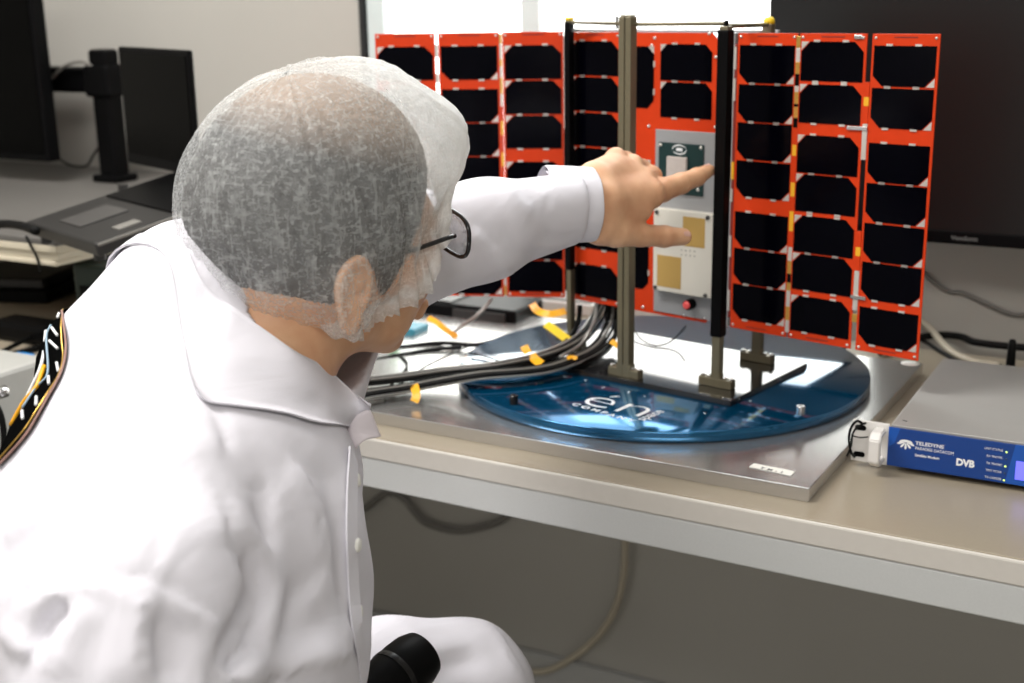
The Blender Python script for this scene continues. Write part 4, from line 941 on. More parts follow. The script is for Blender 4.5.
# head frame: forward, right, up
hf = CR * 0.76 + CU * 0.20 + CF * 0.62; hf /= np.linalg.norm(hf)
hu = CR * -0.20 + CU * 0.80 - CF * 0.57; hu -= hf * (hu @ hf); hu /= np.linalg.norm(hu)
hr = np.cross(hf, hu); HAX = np.stack([hf, hr, hu])
ear_w = at_d(351, 289, 0.955)
HC = ear_w - hr * 0.078 + hf * 0.010 + hu * 0.006 + CR * 0.004
def hw(f, r, u): return HC + hf * f + hr * r + hu * u
NB_ = at_d(262, 362, 0.985)                       # where the neck meets the shoulders
def cranium(p, g=0.0):
    c = ellip(p, hw(0.002, 0, 0.046), HAX, np.array([0.092, 0.077, 0.090]) + g)
    return smin(c, ellip(p, hw(-0.018, 0, 0.030), HAX, np.array([0.072, 0.073, 0.073]) + g), 0.03)
def ear_sdf(p, s):
    c = hw(-0.019, s * 0.0830, -0.006)
    ax_f = hf * 0.95 - hr * s * 0.10 - hu * 0.16; ax_f /= np.linalg.norm(ax_f)
    ax_u = hu * 0.97 - hf * 0.18; ax_u -= ax_f * (ax_u @ ax_f); ax_u /= np.linalg.norm(ax_u)
    ax_n = np.cross(ax_f, ax_u); ax_n *= 1 if (ax_n @ hr) * s > 0 else -1          # outward
    q = p - c; x, y, z = q @ ax_f, q @ ax_u, q @ ax_n
    wid = 0.0155 + 0.0030 * np.tanh(y / 0.012)
    rr = np.sqrt((x / wid) ** 2 + (y / 0.0265) ** 2)
    bowl = 0.0045 * np.clip(rr, 0, 1.2) ** 2                                            # the rim stands out from the head
    front = 1 / (1 + np.exp((x - 0.008) / 0.003))                                       # no helix toward the cheek
    helix = np.sqrt((np.abs(rr - 0.93) * 0.0175) ** 2 + (z - bowl) ** 2) - (0.0018 + 0.0026 * front)
    shell = smax((rr - 1) * 0.0155, np.abs(z - bowl * 0.6 + 0.001) - 0.0022, 0.002)
    anti = np.sqrt((np.abs(np.sqrt(((x + 0.001) / 0.0085) ** 2 + ((y + 0.001) / 0.017) ** 2) - 1) * 0.0085) ** 2 + (z - 0.002) ** 2) - 0.0024
    lobe_ = ellip(p, c - ax_u * 0.0245 + ax_f * 0.004 + ax_n * 0.002, np.stack([ax_f, ax_u, ax_n]), np.array([.0085, .0085, .0045]))
    trag = sphere(p, c + ax_f * 0.0125 - ax_u * 0.005 + ax_n * 0.001, 0.0050)
    e = smin(smin(helix, shell, 0.003), smin(lobe_, smin(anti, trag, .003), 0.003), 0.003)
    e = smax(e, -ellip(p, c + ax_f * 0.004 - ax_u * 0.007 + ax_n * 0.004, np.stack([ax_f, ax_u, ax_n]), np.array([.0050, .0075, .0055])), 0.003)
    root = rcone(p, c + ax_f * 0.006 + ax_u * 0.008 - ax_n * 0.002, hw(-0.009, s * 0.066, 0.001), 0.0075, 0.012)
    root = smin(root, rcone(p, c + ax_f * 0.006 - ax_u * 0.010 - ax_n * 0.002, hw(-0.009, s * 0.062, -0.019), 0.0065, 0.012), .004)
    return smin(e, root, 0.003)
def head_sdf(p, neck=True):
    d = cranium(p)
    d = smin(d, ellip(p, hw(0.042, 0, -0.014), HAX, np.array([0.056, 0.058, 0.076])), 0.025)
    for s in (-1, 1):
        d = smin(d, rcone(p, hw(0.006, s * 0.050, -0.046), hw(0.064, s * 0.015, -0.082), 0.017, 0.015), 0.014)
        d = smin(d, rcone(p, hw(0.055, s * 0.050, -0.012), hw(0.075, s * 0.034, -0.022), 0.018, 0.014), 0.022)    # cheekbone
        d = smin(d, rcone(p, hw(0.092, s * 0.012, 0.030), hw(0.078, s * 0.046, 0.026), 0.010, 0.009), 0.014)      # brow
        d = smax(d, -sphere(p, hw(0.108, s * 0.032, 0.010), 0.014), 0.012)                                        # socket
        d = smin(d, sphere(p, hw(0.083, s * 0.031, 0.009), 0.0125), 0.003)                                        # eyeball and lid
        d = smin(d, sphere(p, hw(0.104, s * 0.011, -0.030), 0.0085), 0.006)                                       # nostril wing
    d = smin(d, rcone(p, hw(0.096, 0, 0.022), hw(0.118, 0, -0.026), 0.0075, 0.0105), 0.010)
    d = smin(d, rcone(p, hw(0.098, -0.020, -0.058), hw(0.098, 0.020, -0.058), 0.0055, 0.0055), 0.008)
    d = smin(d, rcone(p, hw(0.095, -0.017, -0.067), hw(0.095, 0.017, -0.067), 0.0060, 0.0060), 0.007)
    d = smax(d, -rcone(p, hw(0.108, -0.020, -0.0625), hw(0.108, 0.020, -0.0625), 0.0016, 0.0016), 0.004)
    for s in (-1, 1): d = smin(d, rcone(p, hw(0.056, s * 0.046, -0.020), hw(0.054, s * 0.034, -0.056), .020, .017), .016)
    d = smin(d, sphere(p, hw(0.074, 0, -0.086), 0.015), 0.014)
    if neck: d = smin(d, rcone(p, hw(-0.022, 0, -0.035), NB_, 0.054, 0.058), 0.030)
    if neck: d = smin(d, rcone(p, hw(0.008, 0, -0.066), NB_ + CR * 0.002 + CF * 0.02 - CU * 0.02, 0.024, 0.034), 0.022)
    for s in (-1, 1): d = smin(d, ear_sdf(p, s), 0.004)
    return d

# left hand, pointing with the index finger, back of the hand to the camera
def H(px, py, d): return at_d(px, py, d)
def fingers(p, chain, k=0.004):
    d = None
    for (a, ra), (b, rb) in zip(chain, chain[1:]):
        q = rcone(p, a, b, ra, rb); d = q if d is None else smin(d, q, k)
    return d
IDX = [(H(651, 194, 1.330), .0135), (H(662, 190, 1.350), .0128), (H(681, 183.5, 1.372), .0112), (H(697, 177, 1.392), .0097), (H(708.5, 170.8, 1.405), .0074)]
MID = [(H(644, 180, 1.342), .0125), (H(651, 176.5, 1.372), .0115), (H(652, 188, 1.398), .0105), (H(643, 200, 1.392), .0090)]
RNG = [(H(632, 166, 1.345), .0120), (H(641, 169.5, 1.380), .0110), (H(643, 183, 1.402), .0100), (H(635, 196, 1.392), .0085)]
PNK = [(H(616, 158.5, 1.338), .0108), (H(626, 161, 1.372), .0098), (H(630, 175, 1.392), .0088), (H(625, 188, 1.380), .0078)]
THB = [(H(603, 226, 1.286), .0185), (H(616, 231, 1.292), .0165), (H(640, 235, 1.312), .0118), (H(664, 236.5, 1.332), .0112), (H(683, 236.8, 1.346), .0092)]
ARM_L = [at_d(362, 262, 1.13), at_d(484, 227, 1.20), at_d(588, 205, 1.280)]
def hand_sdf(p):
    W0, W1, W2 = H(596, 182, 1.292), H(597, 204, 1.284), H(600, 226, 1.284)
    d = rcone(p, H(568, 206, 1.270), W1, .031, .0290)
    d = smin(d, rcone(p, W0, H(614, 163, 1.334), .0185, .0130), 0.012)
    d = smin(d, rcone(p, W0, H(631, 171, 1.338), .0195, .0130), 0.012)
    d = smin(d, rcone(p, W1, H(642, 184, 1.332), .0205, .0140), 0.012)
    d = smin(d, rcone(p, W1, H(650, 196, 1.325), .0205, .0142), 0.012)
    d = smin(d, rcone(p, W2, H(641, 212, 1.312), .0190, .0100), 0.014)
    for ch, k in ((IDX, .006), (MID, .004), (RNG, .004), (PNK, .004), (THB, .006)):
        d = smin(d, fingers(p, ch), k)
    for (a, r) in (IDX[0], MID[0], RNG[0], PNK[0]):
        d = smin(d, sphere(p, np.asarray(a) - CF * 0.003 + CU * 0.001, r * 0.86), 0.005)
    return d
# right forearm and hand closed round the microphone, just below the picture
MT, MB_ = at_d(422, 654, 1.150), at_d(318, 742, 1.060); mdir = MB_ - MT; mdir /= np.linalg.norm(mdir)
RS, RE = at_d(126, 622, 0.775), at_d(150, 900, 0.700)
GRIP = MT + mdir * 0.150
ms = np.cross(mdir, CU); ms /= np.linalg.norm(ms); mn = np.cross(ms, mdir)
def rhand_sdf(p):
    w = GRIP - CU * 0.055 - CR * 0.055 - CF * 0.03
    d = rcone(p, RE, w, .038, .027)
    palm = GRIP - mn * 0.039
    d = smin(d, rcone(p, w, palm - mdir * 0.028, .024, .017), 0.014); d = smin(d, rcone(p, w, palm + mdir * 0.030, .024, .015), 0.014)
    d = smin(d, rcone(p, palm - mdir * 0.030, palm + mdir * 0.030, .015, .013), 0.010)
    for k in range(4):
        o = mdir * (-0.032 + 0.0215 * k); r = 0.0095 - 0.0007 * k; R_ = 0.0335 - 0.001 * k
        ch = [(GRIP + o + (mn * math.cos(a) + ms * math.sin(a)) * R_, r) for a in (PI * 0.85, PI * 0.55, PI * 0.20, -PI * 0.15, -PI * 0.42)]
        d = smin(d, fingers(p, ch), 0.003)
    th = [(palm - mdir * 0.03, .014), (GRIP - mdir * 0.045 + (mn * math.cos(-PI * .75) + ms * math.sin(-PI * .75)) * .035, .012), (GRIP - mdir * 0.05 + (mn * math.cos(-PI * .45) + ms * math.sin(-PI * .45)) * .034, .010), (GRIP - mdir * 0.055 + (mn * math.cos(-PI * .2) + ms * math.sin(-PI * .2)) * .033, .008)]
    d = smin(d, fingers(p, th), 0.004)
    return d

# torso and coat control points
T_nape, T_hump, T0, T1, T2, T3 = at_d(194, 322, 1.0), at_d(168, 394, 1.00), at_d(215, 405, 0.99), at_d(180, 525, 0.93), at_d(148, 680, 0.90), at_d(120, 860, 0.90)
NBC = at_d(238, 408, .955)
C1, C2, C3 = at_d(270, 478, 1.02), at_d(236, 620, 0.985), at_d(205, 760, 0.97)
LS = at_d(362, 262, 1.13)
KN, HIP = at_d(458, 694, 1.31), at_d(230, 830, 1.05)
KB = at_d(392, 694, 1.265)
KN2, HIP2 = KN + CF * 0.13 - CR * 0.10 - CU * 0.06, HIP + CF * 0.15 - CU * .02
def torso_inner(p):
    d = rcone(p, T_hump, T1, .075, .105); d = smin(d, rcone(p, T1, T3, .105, .125), .05)
    d = smin(d, rcone(p, NB_, RS, .048, .045), .04); d = smin(d, rcone(p, NB_, LS, .040, .036), .04)
    d = smin(d, rcone(p, C1, C3, .045, .075), .05)
    d = smin(d, rcone(p, RS, RE, .044, .036), .03)
    d = smin(d, rcone(p, ARM_L[0], ARM_L[1], .040, .034), .03); d = smin(d, rcone(p, ARM_L[1], ARM_L[2], .034, .029), .02)
    d = smin(d, rcone(p, HIP, KN, .065, .048), .05); d = smin(d, rcone(p, HIP2, KN2, .065, .048), .05)
    return d
def coat_base(p):
    d = rcone(p, T_hump, T1, .093, .121)
    d = smin(d, rcone(p, T_nape, T_hump, .080, .085), .03)
    d = smin(d, rcone(p, T1, T2, .121, .140), .04)
    d = smin(d, rcone(p, T2, T3, .140, .155), .04)
    d = smin(d, rcone(p, T0, T1, .085, .112), .04)
    d = smin(d, rcone(p, C1, C2, .056, .088), .06)
    d = smin(d, rcone(p, C2, C3, .088, .100), .05)
    d = smin(d, rcone(p, NBC, RS, .050, .062), .035)
    d = smin(d, rcone(p, at_d(246, 398, 1.0), LS, .046, .050), .03)
    d = smin(d, rcone(p, LS, C1, .040, .050), .035)
    arm = smin(rcone(p, ARM_L[0], ARM_L[1], .054, .046), rcone(p, ARM_L[1], ARM_L[2], .045, .0365), .02)
    d = smin(d, arm, .03)
    d = smin(d, rcone(p, RS, RE, .066, .058), .028)
    th = smin(smin(rcone(p, HIP, KB, .095, .074), rcone(p, KB, KN, .076, .0735), .02), rcone(p, KN, KN + CR * 0.03 - CU * 0.16, .070, .078), .03)
    d = smin(d, th, .04)
    d = smin(d, rcone(p, HIP2, KN2, .09, .07), .04)
    return d
# folds: (photo points, height, width)
FOLDS = [   # photo points, height, width on the left and on the right of the path (walking down the picture)
    (((14, 604), (22, 596), (40, 585), (79, 574), (145, 576), (185, 594), (215, 611), (229, 631)), -.0040, .0030, .0030),
    (((20, 612), (42, 596), (80, 585), (145, 587), (184, 604), (210, 620)), .0035, .010, .005),
    (((156, 596), (148, 612), (144, 632), (145, 660), (150, 700)), .010, .022, .0045),
    (((176, 612), (172, 640), (176, 690)), -.006, .014, .014),
    (((74, 601), (60, 606), (48, 615), (38, 632), (28, 654)), -.013, .004, .010),
    (((92, 600), (84, 612), (72, 632), (64, 660), (60, 690)), .008, .014, .010),
    (((2, 628), (14, 640), (26, 648), (30, 660)), .008, .006, .006),
    (((236, 552), (246, 566), (253, 584), (249, 606), (241, 628), (229, 650), (216, 672)), -.020, .007, .014),
    (((193, 427), (208, 460), (224, 495), (236, 530), (243, 556)), .008, .026, .012),
    (((238, 548), (252, 556), (262, 572), (268, 596), (262, 630), (248, 660)), .010, .010, .016),
    (((206, 444), (220, 478), (240, 520)), -.0028, .004, .006),
    (((262, 470), (266, 500), (265, 520), (272, 560)), -.006, .010, .007),
    (((284, 452), (303, 474), (319, 506), (326, 545), (328, 578), (334, 600)), .006, .020, .004),
    (((306, 452), (330, 482), (338, 520), (340, 570), (346, 610)), -.005, .010, .010),
    (((346, 440), (350, 470), (351, 528), (352, 580), (352, 629), (344, 656), (330, 667)), .0055, .012, .003),
    (((330, 560), (310, 580), (290, 600), (276, 628)), -.0045, .010, .008),
    (((205, 678), (245, 676), (281, 673), (318, 664), (345, 655)), .006, .0035, .016),
    (((210, 640), (260, 640), (310, 630), (345, 606)), -.004, .014, .012),
    (((165, 512), (160, 540), (152, 572)), -.0022, .003, .003),
    (((12, 566), (40, 545), (74, 520)), -.007, .012, .008), (((0, 540), (30, 520), (70, 500)), .005, .012, .012),
    (((210, 400), (216, 415), (224, 440), (227, 456)), -.0035, .003, .005),
    
    (((100, 395), (130, 420), (170, 430)), -.004, .012, .012),
    (((505, 226), (520, 250), (545, 264), (572, 262)), -.006, .007, .007), (((548, 196), (546, 225), (540, 245)), -.0015, .003, .003),
    (((470, 225), (492, 252), (512, 272), (530, 270)), .0065, .010, .005), (((545, 236), (560, 242), (580, 240)), -.006, .005, .005),
    (((430, 205), (455, 235), (470, 268)), -.006, .010, .010), (((500, 185), (520, 205), (535, 220)), .004, .010, .010),
    (((398, 625), (430, 650), (470, 640)), .003, .012, .012), (((484, 618), (502, 640), (517, 668), (526, 690)), .0045, .010, .0035), (((420, 690), (450, 665), (490, 655)), -.004, .010, .010),
]
FSEG = []
for pts, amp, sg, sg2 in FOLDS:
    dens = [pts[0]]
    for a, b in zip(pts, pts[1:]):
        for k in range(1, 4): dens.append((a[0] + (b[0] - a[0]) * k / 3, a[1] + (b[1] - a[1]) * k / 3))
    P, hit = trace(coat_base, dens); P = P[hit]
    if len(P) > 2: FSEG.append((P, amp, sg, sg2))
def coat_sdf(p):
    d = coat_base(p)
    near = np.abs(d) < 0.05; idx = np.nonzero(near)[0]
    if len(idx):
        q = p[idx]; disp = np.zeros(len(q))
        for P, amp, sgl, sgr in FSEG:
            sg = max(sgl, sgr)
            lo, hi = P.min(0) - 3.2 * sg, P.max(0) + 3.2 * sg
            s = np.nonzero(((q > lo) & (q < hi)).all(1))[0]
            if not len(s): continue
            best = np.full(len(s), 9.0); tt = np.zeros(len(s)); side = np.zeros(len(s)); nseg = len(P) - 1
            for i in range(nseg):
                a, b = P[i], P[i + 1]; ba = b - a; h = np.clip(((q[s] - a) @ ba) / max(ba @ ba, 1e-12), 0, 1)
                dd = np.linalg.norm(q[s] - a - h[:, None] * ba, axis=1); u = dd < best; best[u] = dd[u]; tt[u] = (i + h[u]) / nseg; side[u] = -(np.cross(ba, q[s][u] - a) @ CF)
            disp[s] += amp * np.exp(-(best / np.where(side > 0, sgr, sgl)) ** 2) * np.clip(np.sin(np.clip(tt * 1.0, 0, 1) * PI) * 1.6, 0.25, 1)
        # broad soft undulation of the cloth
        disp += 0.0022 * np.sin(q @ np.array([31., 17, 23]) + 1.3 * np.sin(q @ np.array([11., -19, 14]))) + 0.0012 * np.sin(q @ np.array([-47., 29, 61]) + 2.0)
        d = d.copy(); d[idx] -= disp
    # openings: neck and left cuff, cut hem at the left wrist
    ax = CR * .97 + CF * .24 + CU * .05; ax = ax / np.linalg.norm(ax); cuff = at_d(590, 205, 1.283)
    far = ((p - cuff) @ ax); loc = (np.linalg.norm(p - cuff, axis=1) < 0.14)
    d = np.where(loc, smax(d, far + 0.016, 0.002), d)
    d = smax(d, -rcone(p, NB_ - (hw(0, 0, -0.03) - NB_) * 0.15, hw(-0.010, 0, -0.05), .060, .078), 0.006)
    return d

pz0 = at_d(120, 700, 0.9)
person = None
V1, F1 = surface_net(head_sdf, HC - 0.20, HC + 0.20, 0.0024)
lo_n = NB_ + (NB_ - HC) / np.linalg.norm(NB_ - HC) * 0.01
V2, F2 = surface_net(hand_sdf, at_d(640, 200, 1.33) - 0.13, at_d(640, 200, 1.33) + 0.13, 0.0014)
V3, F3 = surface_net(rhand_sdf, GRIP - np.array([.35, .45, .25]), GRIP + np.array([.15, .15, .12]), 0.003)
V4, F4 = surface_net(torso_inner, (-1.15, 0.2, 0.25), (-0.25, 1.45, 1.12), 0.008)
person = raw_mesh('person', [(V1, F1), (V2, F2), (V3, F3), (V4, F4)], M['skin'])
props(person, 'person in white lab coat and hairnet pointing at the satellite', 'person')
FRAME[person.name] = Matrix.Identity(4)

VC, FC = surface_net(coat_sdf, (-1.20, 0.15, 0.20), (-0.22, 1.45, 1.15), 0.0042)
coat = raw_mesh('lab_coat', [(VC, FC)], M['coat'], person)

# cuff band of the reaching sleeve
ax_c = CR * .97 + CF * .24 + CU * .05; ax_c /= np.linalg.norm(ax_c); cc_ = at_d(588, 205, 1.279); ex = np.cross(ax_c, CF); ex /= np.linalg.norm(ex); ey = np.cross(ax_c, ex)
b = NB(); cm = basis(cc_ - ax_c * 0.046, ex, ey, ax_c)
lathe(b, [(.0392, 0), (.0398, .002), (.0386, .026), (.0378, .050), (.0372, .051), (.0355, .050), (.0350, .036), (.0345, .03), (.0345, 0)], n=64, mtx=cm)
for v in b.verts:
    q = cm.inverted() @ v.co; a = math.atan2(q.y, q.x); k = 1 + .02 * math.sin(3 * a + q.z * 60) + .012 * math.sin(7 * a); v.co = cm @ Vector((q.x * k * 1.0, q.y * k, q.z))
obj('cuff', b, M['coat'], coat, smooth=True)

# nails of the pointing index finger and the thumb
def nail(parent, a, b, r, out, w, l, tip=0.35):
    a, b = np.asarray(a), np.asarray(b); t = b - a; t /= np.linalg.norm(t); out = out - t * (out @ t); out /= np.linalg.norm(out); s = np.cross(t, out)
    c = b + t * r * tip; P = []
    nu, nv = 9, 9
    for i in range(nu):
        for j in range(nv):
            x = (i / (nu - 1) - 0.5) * w; y = (j / (nv - 1) - 0.5) * l
            k = math.sqrt(max(0, 1 - (abs(2 * y / l)) ** 4)); x *= 0.35 + 0.65 * k
            P.append(c + s * x + t * y + out * 0.02)
    P = to_surface(hand_sdf, np.array(P), 0.0005)
    return raw_mesh('nail', [(P, grid_faces(nu, nv))], M['nail'], parent)
nail(person, THB[-2][0], THB[-1][0], THB[-1][1], -CF * 1.0 + CU * 0.25 + CR * 0.2, 0.0125, 0.0145, 0.1)
nail(person, IDX[-2][0], IDX[-1][0], IDX[-1][1], -CF * 0.35 + CU * 1.0, 0.010, 0.011, 0.1)

# hair: grey, thin over the crown
hl_f = [-.14, -.10, -.06, -.030, -.018, -.006, .008, .018, .026, .040, .060, .078, .10, .14]
hl_u = [-.105, -.098, -.082, -.066, -.010, .012, .006, -.014, -.026, .004, .035, .075, .105, .13]
def hair_sdf(p):
    q = (p - HC); f, u, r = q @ hf, q @ hu, q @ hr
    d = cranium(p, 0.0045) - 0.0012 * np.sin(q @ np.array([900., 300, 500])) * np.sin(q @ np.array([-300., 800, 400]))
    d = np.where((f > 0.0), smin(d, ellip(p, hw(0.030, 0, 0.0), HAX, np.array([0.052, 0.066, 0.07])), 0.012), d)
    cut = np.interp(f, hl_f, hl_u) - u
    return smax(d, cut, 0.004)
VH, FH = surface_net(hair_sdf, HC - 0.16, HC + 0.17, 0.0026)
q = VH - HC; fq, uq, rq = q @ hf, q @ hu, q @ hr
bald = np.clip((uq - 0.085 + 0.25 * (fq - 0.0)) / 0.035, 0, 1)
def hair_mat():
    m = bpy.data.materials.new('grey_hair'); m.use_nodes = True; nt = m.node_tree; N = nt.nodes; L = nt.links; b = N['Principled BSDF']
    tc = N.new('ShaderNodeTexCoord'); n = N.new('ShaderNodeTexNoise'); n.inputs['Scale'].default_value = 260; n.inputs['Detail'].default_value = 4; L.new(tc.outputs['Object'], n.inputs['Vector'])
    c1 = N.new('ShaderNodeValToRGB'); e = c1.color_ramp.elements; e[0].position = .3; e[0].color = (.016, .015, .015, 1); e[1].position = .75; e[1].color = (.085, .08, .08, 1); L.new(n.outputs[0], c1.inputs[0])
    at = N.new('ShaderNodeAttribute'); at.attribute_name = 'thin'
    mx = N.new('ShaderNodeMix'); mx.data_type = 'RGBA'; mx.inputs[7].default_value = (.36, .265, .20, 1); L.new(at.outputs['Fac'], mx.inputs[0]); L.new(c1.outputs[0], mx.inputs[6]); L.new(mx.outputs[2], b.inputs['Base Color'])
    b.inputs['Roughness'].default_value = 0.6
    bp = N.new('ShaderNodeBump'); bp.inputs['Strength'].default_value = .5; bp.inputs['Distance'].default_value = .003; L.new(n.outputs[0], bp.inputs['Height']); L.new(bp.outputs[0], b.inputs['Normal'])
    return m
hair = raw_mesh('hair', [(VH, FH)], hair_mat(), person, label='short grey hair thinning over the crown', attr={'thin': bald * 0.85})

# hairnet: gathered translucent cap, elastic rim under the ears
def net_mat():
    m = bpy.data.materials.new('hairnet_fabric'); m.use_nodes = True; nt = m.node_tree; N = nt.nodes; L = nt.links
    for n in list(N): N.remove(n)
    out = N.new('ShaderNodeOutputMaterial'); mix = N.new('ShaderNodeMixShader'); tr = N.new('ShaderNodeBsdfTransparent')
    df = N.new('ShaderNodeBsdfDiffuse'); tl = N.new('ShaderNodeBsdfTranslucent'); m2 = N.new('ShaderNodeMixShader'); m2.inputs[0].default_value = 0.38
    df.inputs[0].default_value = (.86, .88, .88, 1); tl.inputs[0].default_value = (.9, .91, .91, 1)
    L.new(df.outputs[0], m2.inputs[1]); L.new(tl.outputs[0], m2.inputs[2])
    tc = N.new('ShaderNodeTexCoord')
    n1 = N.new('ShaderNodeTexNoise'); n1.inputs['Scale'].default_value = 70; n1.inputs['Detail'].default_value = 5; n1.inputs['Roughness'].default_value = .65; n1.inputs['Distortion'].default_value = 1.2
    L.new(tc.outputs['Object'], n1.inputs['Vector'])
    v = N.new('ShaderNodeTexVoronoi'); v.feature = 'DISTANCE_TO_EDGE'; v.inputs['Scale'].default_value = 120; v.inputs['Randomness'].default_value = 1
    mp = N.new('ShaderNodeVectorMath'); mp.operation = 'ADD'; n3 = N.new('ShaderNodeTexNoise'); n3.inputs['Scale'].default_value = 60; L.new(tc.outputs['Object'], n3.inputs['Vector'])
    sc = N.new('ShaderNodeVectorMath'); sc.operation = 'SCALE'; sc.inputs['Scale'].default_value = 0.02; L.new(n3.outputs['Color'], sc.inputs[0]); L.new(tc.outputs['Object'], mp.inputs[0]); L.new(sc.outputs[0], mp.inputs[1]); L.new(mp.outputs[0], v.inputs['Vector'])
    r1 = N.new('ShaderNodeMapRange'); r1.inputs[1].default_value = .35; r1.inputs[2].default_value = .68; r1.inputs[3].default_value = 0; r1.inputs[4].default_value = .15; L.new(n1.outputs[0], r1.inputs[0])
    r2 = N.new('ShaderNodeMapRange'); r2.inputs[1].default_value = 0; r2.inputs[2].default_value = .10; r2.inputs[3].default_value = .07; r2.inputs[4].default_value = 0; L.new(v.outputs['Distance'], r2.inputs[0])
    fib = None
    for rot, sc_ in (((.3, .5, .9), (38, 330, 330)), ((1.1, -.4, .2), (330, 42, 330)), ((-.6, .9, -.5), (330, 330, 40))):
        mp2 = N.new('ShaderNodeMapping'); mp2.inputs['Rotation'].default_value = rot; mp2.inputs['Scale'].default_value = sc_; L.new(tc.outputs['Object'], mp2.inputs[0])
        nf = N.new('ShaderNodeTexNoise'); nf.inputs['Scale'].default_value = 1.0; nf.inputs['Detail'].default_value = 1; L.new(mp2.outputs[0], nf.inputs['Vector'])
        rf = N.new('ShaderNodeMapRange'); rf.inputs[1].default_value = .56; rf.inputs[2].default_value = .72; rf.inputs[3].default_value = 0; rf.inputs[4].default_value = .17; L.new(nf.outputs[0], rf.inputs[0])
        if fib is None: fib = rf.outputs[0]
        else:
            ad_ = N.new('ShaderNodeMath'); ad_.operation = 'ADD'; L.new(fib, ad_.inputs[0]); L.new(rf.outputs[0], ad_.inputs[1]); fib = ad_.outputs[0]
    fa = N.new('ShaderNodeMath'); fa.operation = 'ADD'; L.new(fib, fa.inputs[0]); L.new(r1.outputs[0], fa.inputs[1])
    at = N.new('ShaderNodeAttribute'); at.attribute_name = 'dense'
    a1 = N.new('ShaderNodeMath'); a1.operation = 'ADD'; L.new(fa.outputs[0], a1.inputs[0]); L.new(r2.outputs[0], a1.inputs[1])
    a2 = N.new('ShaderNodeMath'); a2.operation = 'ADD'; a2.use_clamp = True; L.new(a1.outputs[0], a2.inputs[0]); L.new(at.outputs['Fac'], a2.inputs[1])
    L.new(a2.outputs[0], mix.inputs[0]); L.new(tr.outputs[0], mix.inputs[1]); L.new(m2.outputs[0], mix.inputs[2]); L.new(mix.outputs[0], out.inputs[0])
    bp = N.new('ShaderNodeBump'); bp.inputs['Strength'].default_value = .6; bp.inputs['Distance'].default_value = .002; L.new(n1.outputs[0], bp.inputs['Height']); L.new(bp.outputs[0], df.inputs['Normal'])
    return m
def under(p): return np.minimum(head_sdf(p, False), hair_sdf(p))
NU, NV = 220, 110
RIM = {0: (.104, .0, .060), 25: (.094, .040, .045), 55: (.062, .066, -.006), 90: (.010, .088, -.046), 120: (-.035, .070, -.060), 150: (-.078, .040, -.070), 180: (-.092, 0, -.072)}
O0 = np.array([-0.004, 0, 0.035])
rk = sorted(RIM); rimd = np.array([RIM[k] for k in rk])
apex = np.array([-0.18, 0, 1.0]); apex /= np.linalg.norm(apex)
phi = np.linspace(0, 2 * PI, NU, endpoint=False); D = np.zeros((NU, NV, 3)); Tn = np.zeros((NU, NV))
for i, a in enumerate(phi):
    deg = math.degrees(a); m_ = deg if deg <= 180 else 360 - deg
    rp = np.array([np.interp(m_, rk, rimd[:, c]) for c in range(3)]); rp[1] *= 1 if deg <= 180 else -1
    rd = rp - O0; rd /= np.linalg.norm(rd); om = math.acos(np.clip(apex @ rd, -1, 1))
    for j in range(NV):
        t = j / (NV - 1) * 1.045; w = (math.sin((1 - t) * om) * apex + math.sin(t * om) * rd) / math.sin(om); D[i, j] = w / np.linalg.norm(w); Tn[i, j] = t
DW = D.reshape(-1, 3) @ HAX; OW = HC + O0 @ HAX
rr = np.full(len(DW), 0.24)
for _ in range(60): rr -= under(OW + DW * rr[:, None]) * 0.8
rr = rr.reshape(NU, NV)
for _ in range(10):                                       # let the cloth bridge hollows
    sm = (np.roll(rr, 1, 0) + np.roll(rr, -1, 0) + np.concatenate([rr[:, :1], rr[:, :-1]], 1) + np.concatenate([rr[:, 1:], rr[:, -1:]], 1)) / 4; rr = np.maximum(rr, sm)
for _ in range(70):
    sm = (np.roll(rr, 1, 0) + np.roll(rr, -1, 0)) / 2; rr = np.where(Tn > .6, np.maximum(rr, sm), rr)
Dl = D.reshape(NU, NV, 3)
def lobe(v, s, amp):
    v = np.array(v, float); v /= np.linalg.norm(v); return amp * np.exp(-(np.arccos(np.clip(Dl @ v, -1, 1)) / s) ** 2)
puff = 0.0055 + lobe((.92, .25, .34), .36, .036) + lobe((.62, 0, .78), .45, .017) + lobe((-.8, .5, -.45), .35, .004)
PH = np.repeat(phi[:, None], NV, 1)
edge = np.clip((1.0 - Tn) / 0.16, 0, 1); puff = 0.0028 + (puff - 0.0028) * (1 - (1 - edge) ** 2)
nrng = np.random.RandomState(3); wr = np.zeros((NU, NV))
for k in range(26):
    fk = nrng.randint(9, 46); wr += np.sin(fk * PH + nrng.uniform(0, 6.28) + nrng.uniform(-9, 9) * Tn + 1.2 * np.sin(3 * PH + nrng.uniform(0, 6))) * nrng.uniform(.2, 1) / fk ** 0.35
wr = wr / wr.std()
pleat = np.abs(np.sin(34 * PH + 2.2 * np.sin(5 * PH) + 1.5 * Tn))
puff = puff + wr * (0.0005 + 0.0010 * np.clip(Tn, 0, 1) ** 2) + (pleat - .5) * 0.0022 * np.clip((Tn - .45) / .5, 0, 1)
ruff = np.clip((Tn - 1.0) / 0.045, 0, 1); puff = puff + ruff * (0.0022 + 0.0012 * np.sin(90 * PH + np.sin(9 * PH)))
NP = OW + DW * (rr + puff).reshape(-1)[:, None]
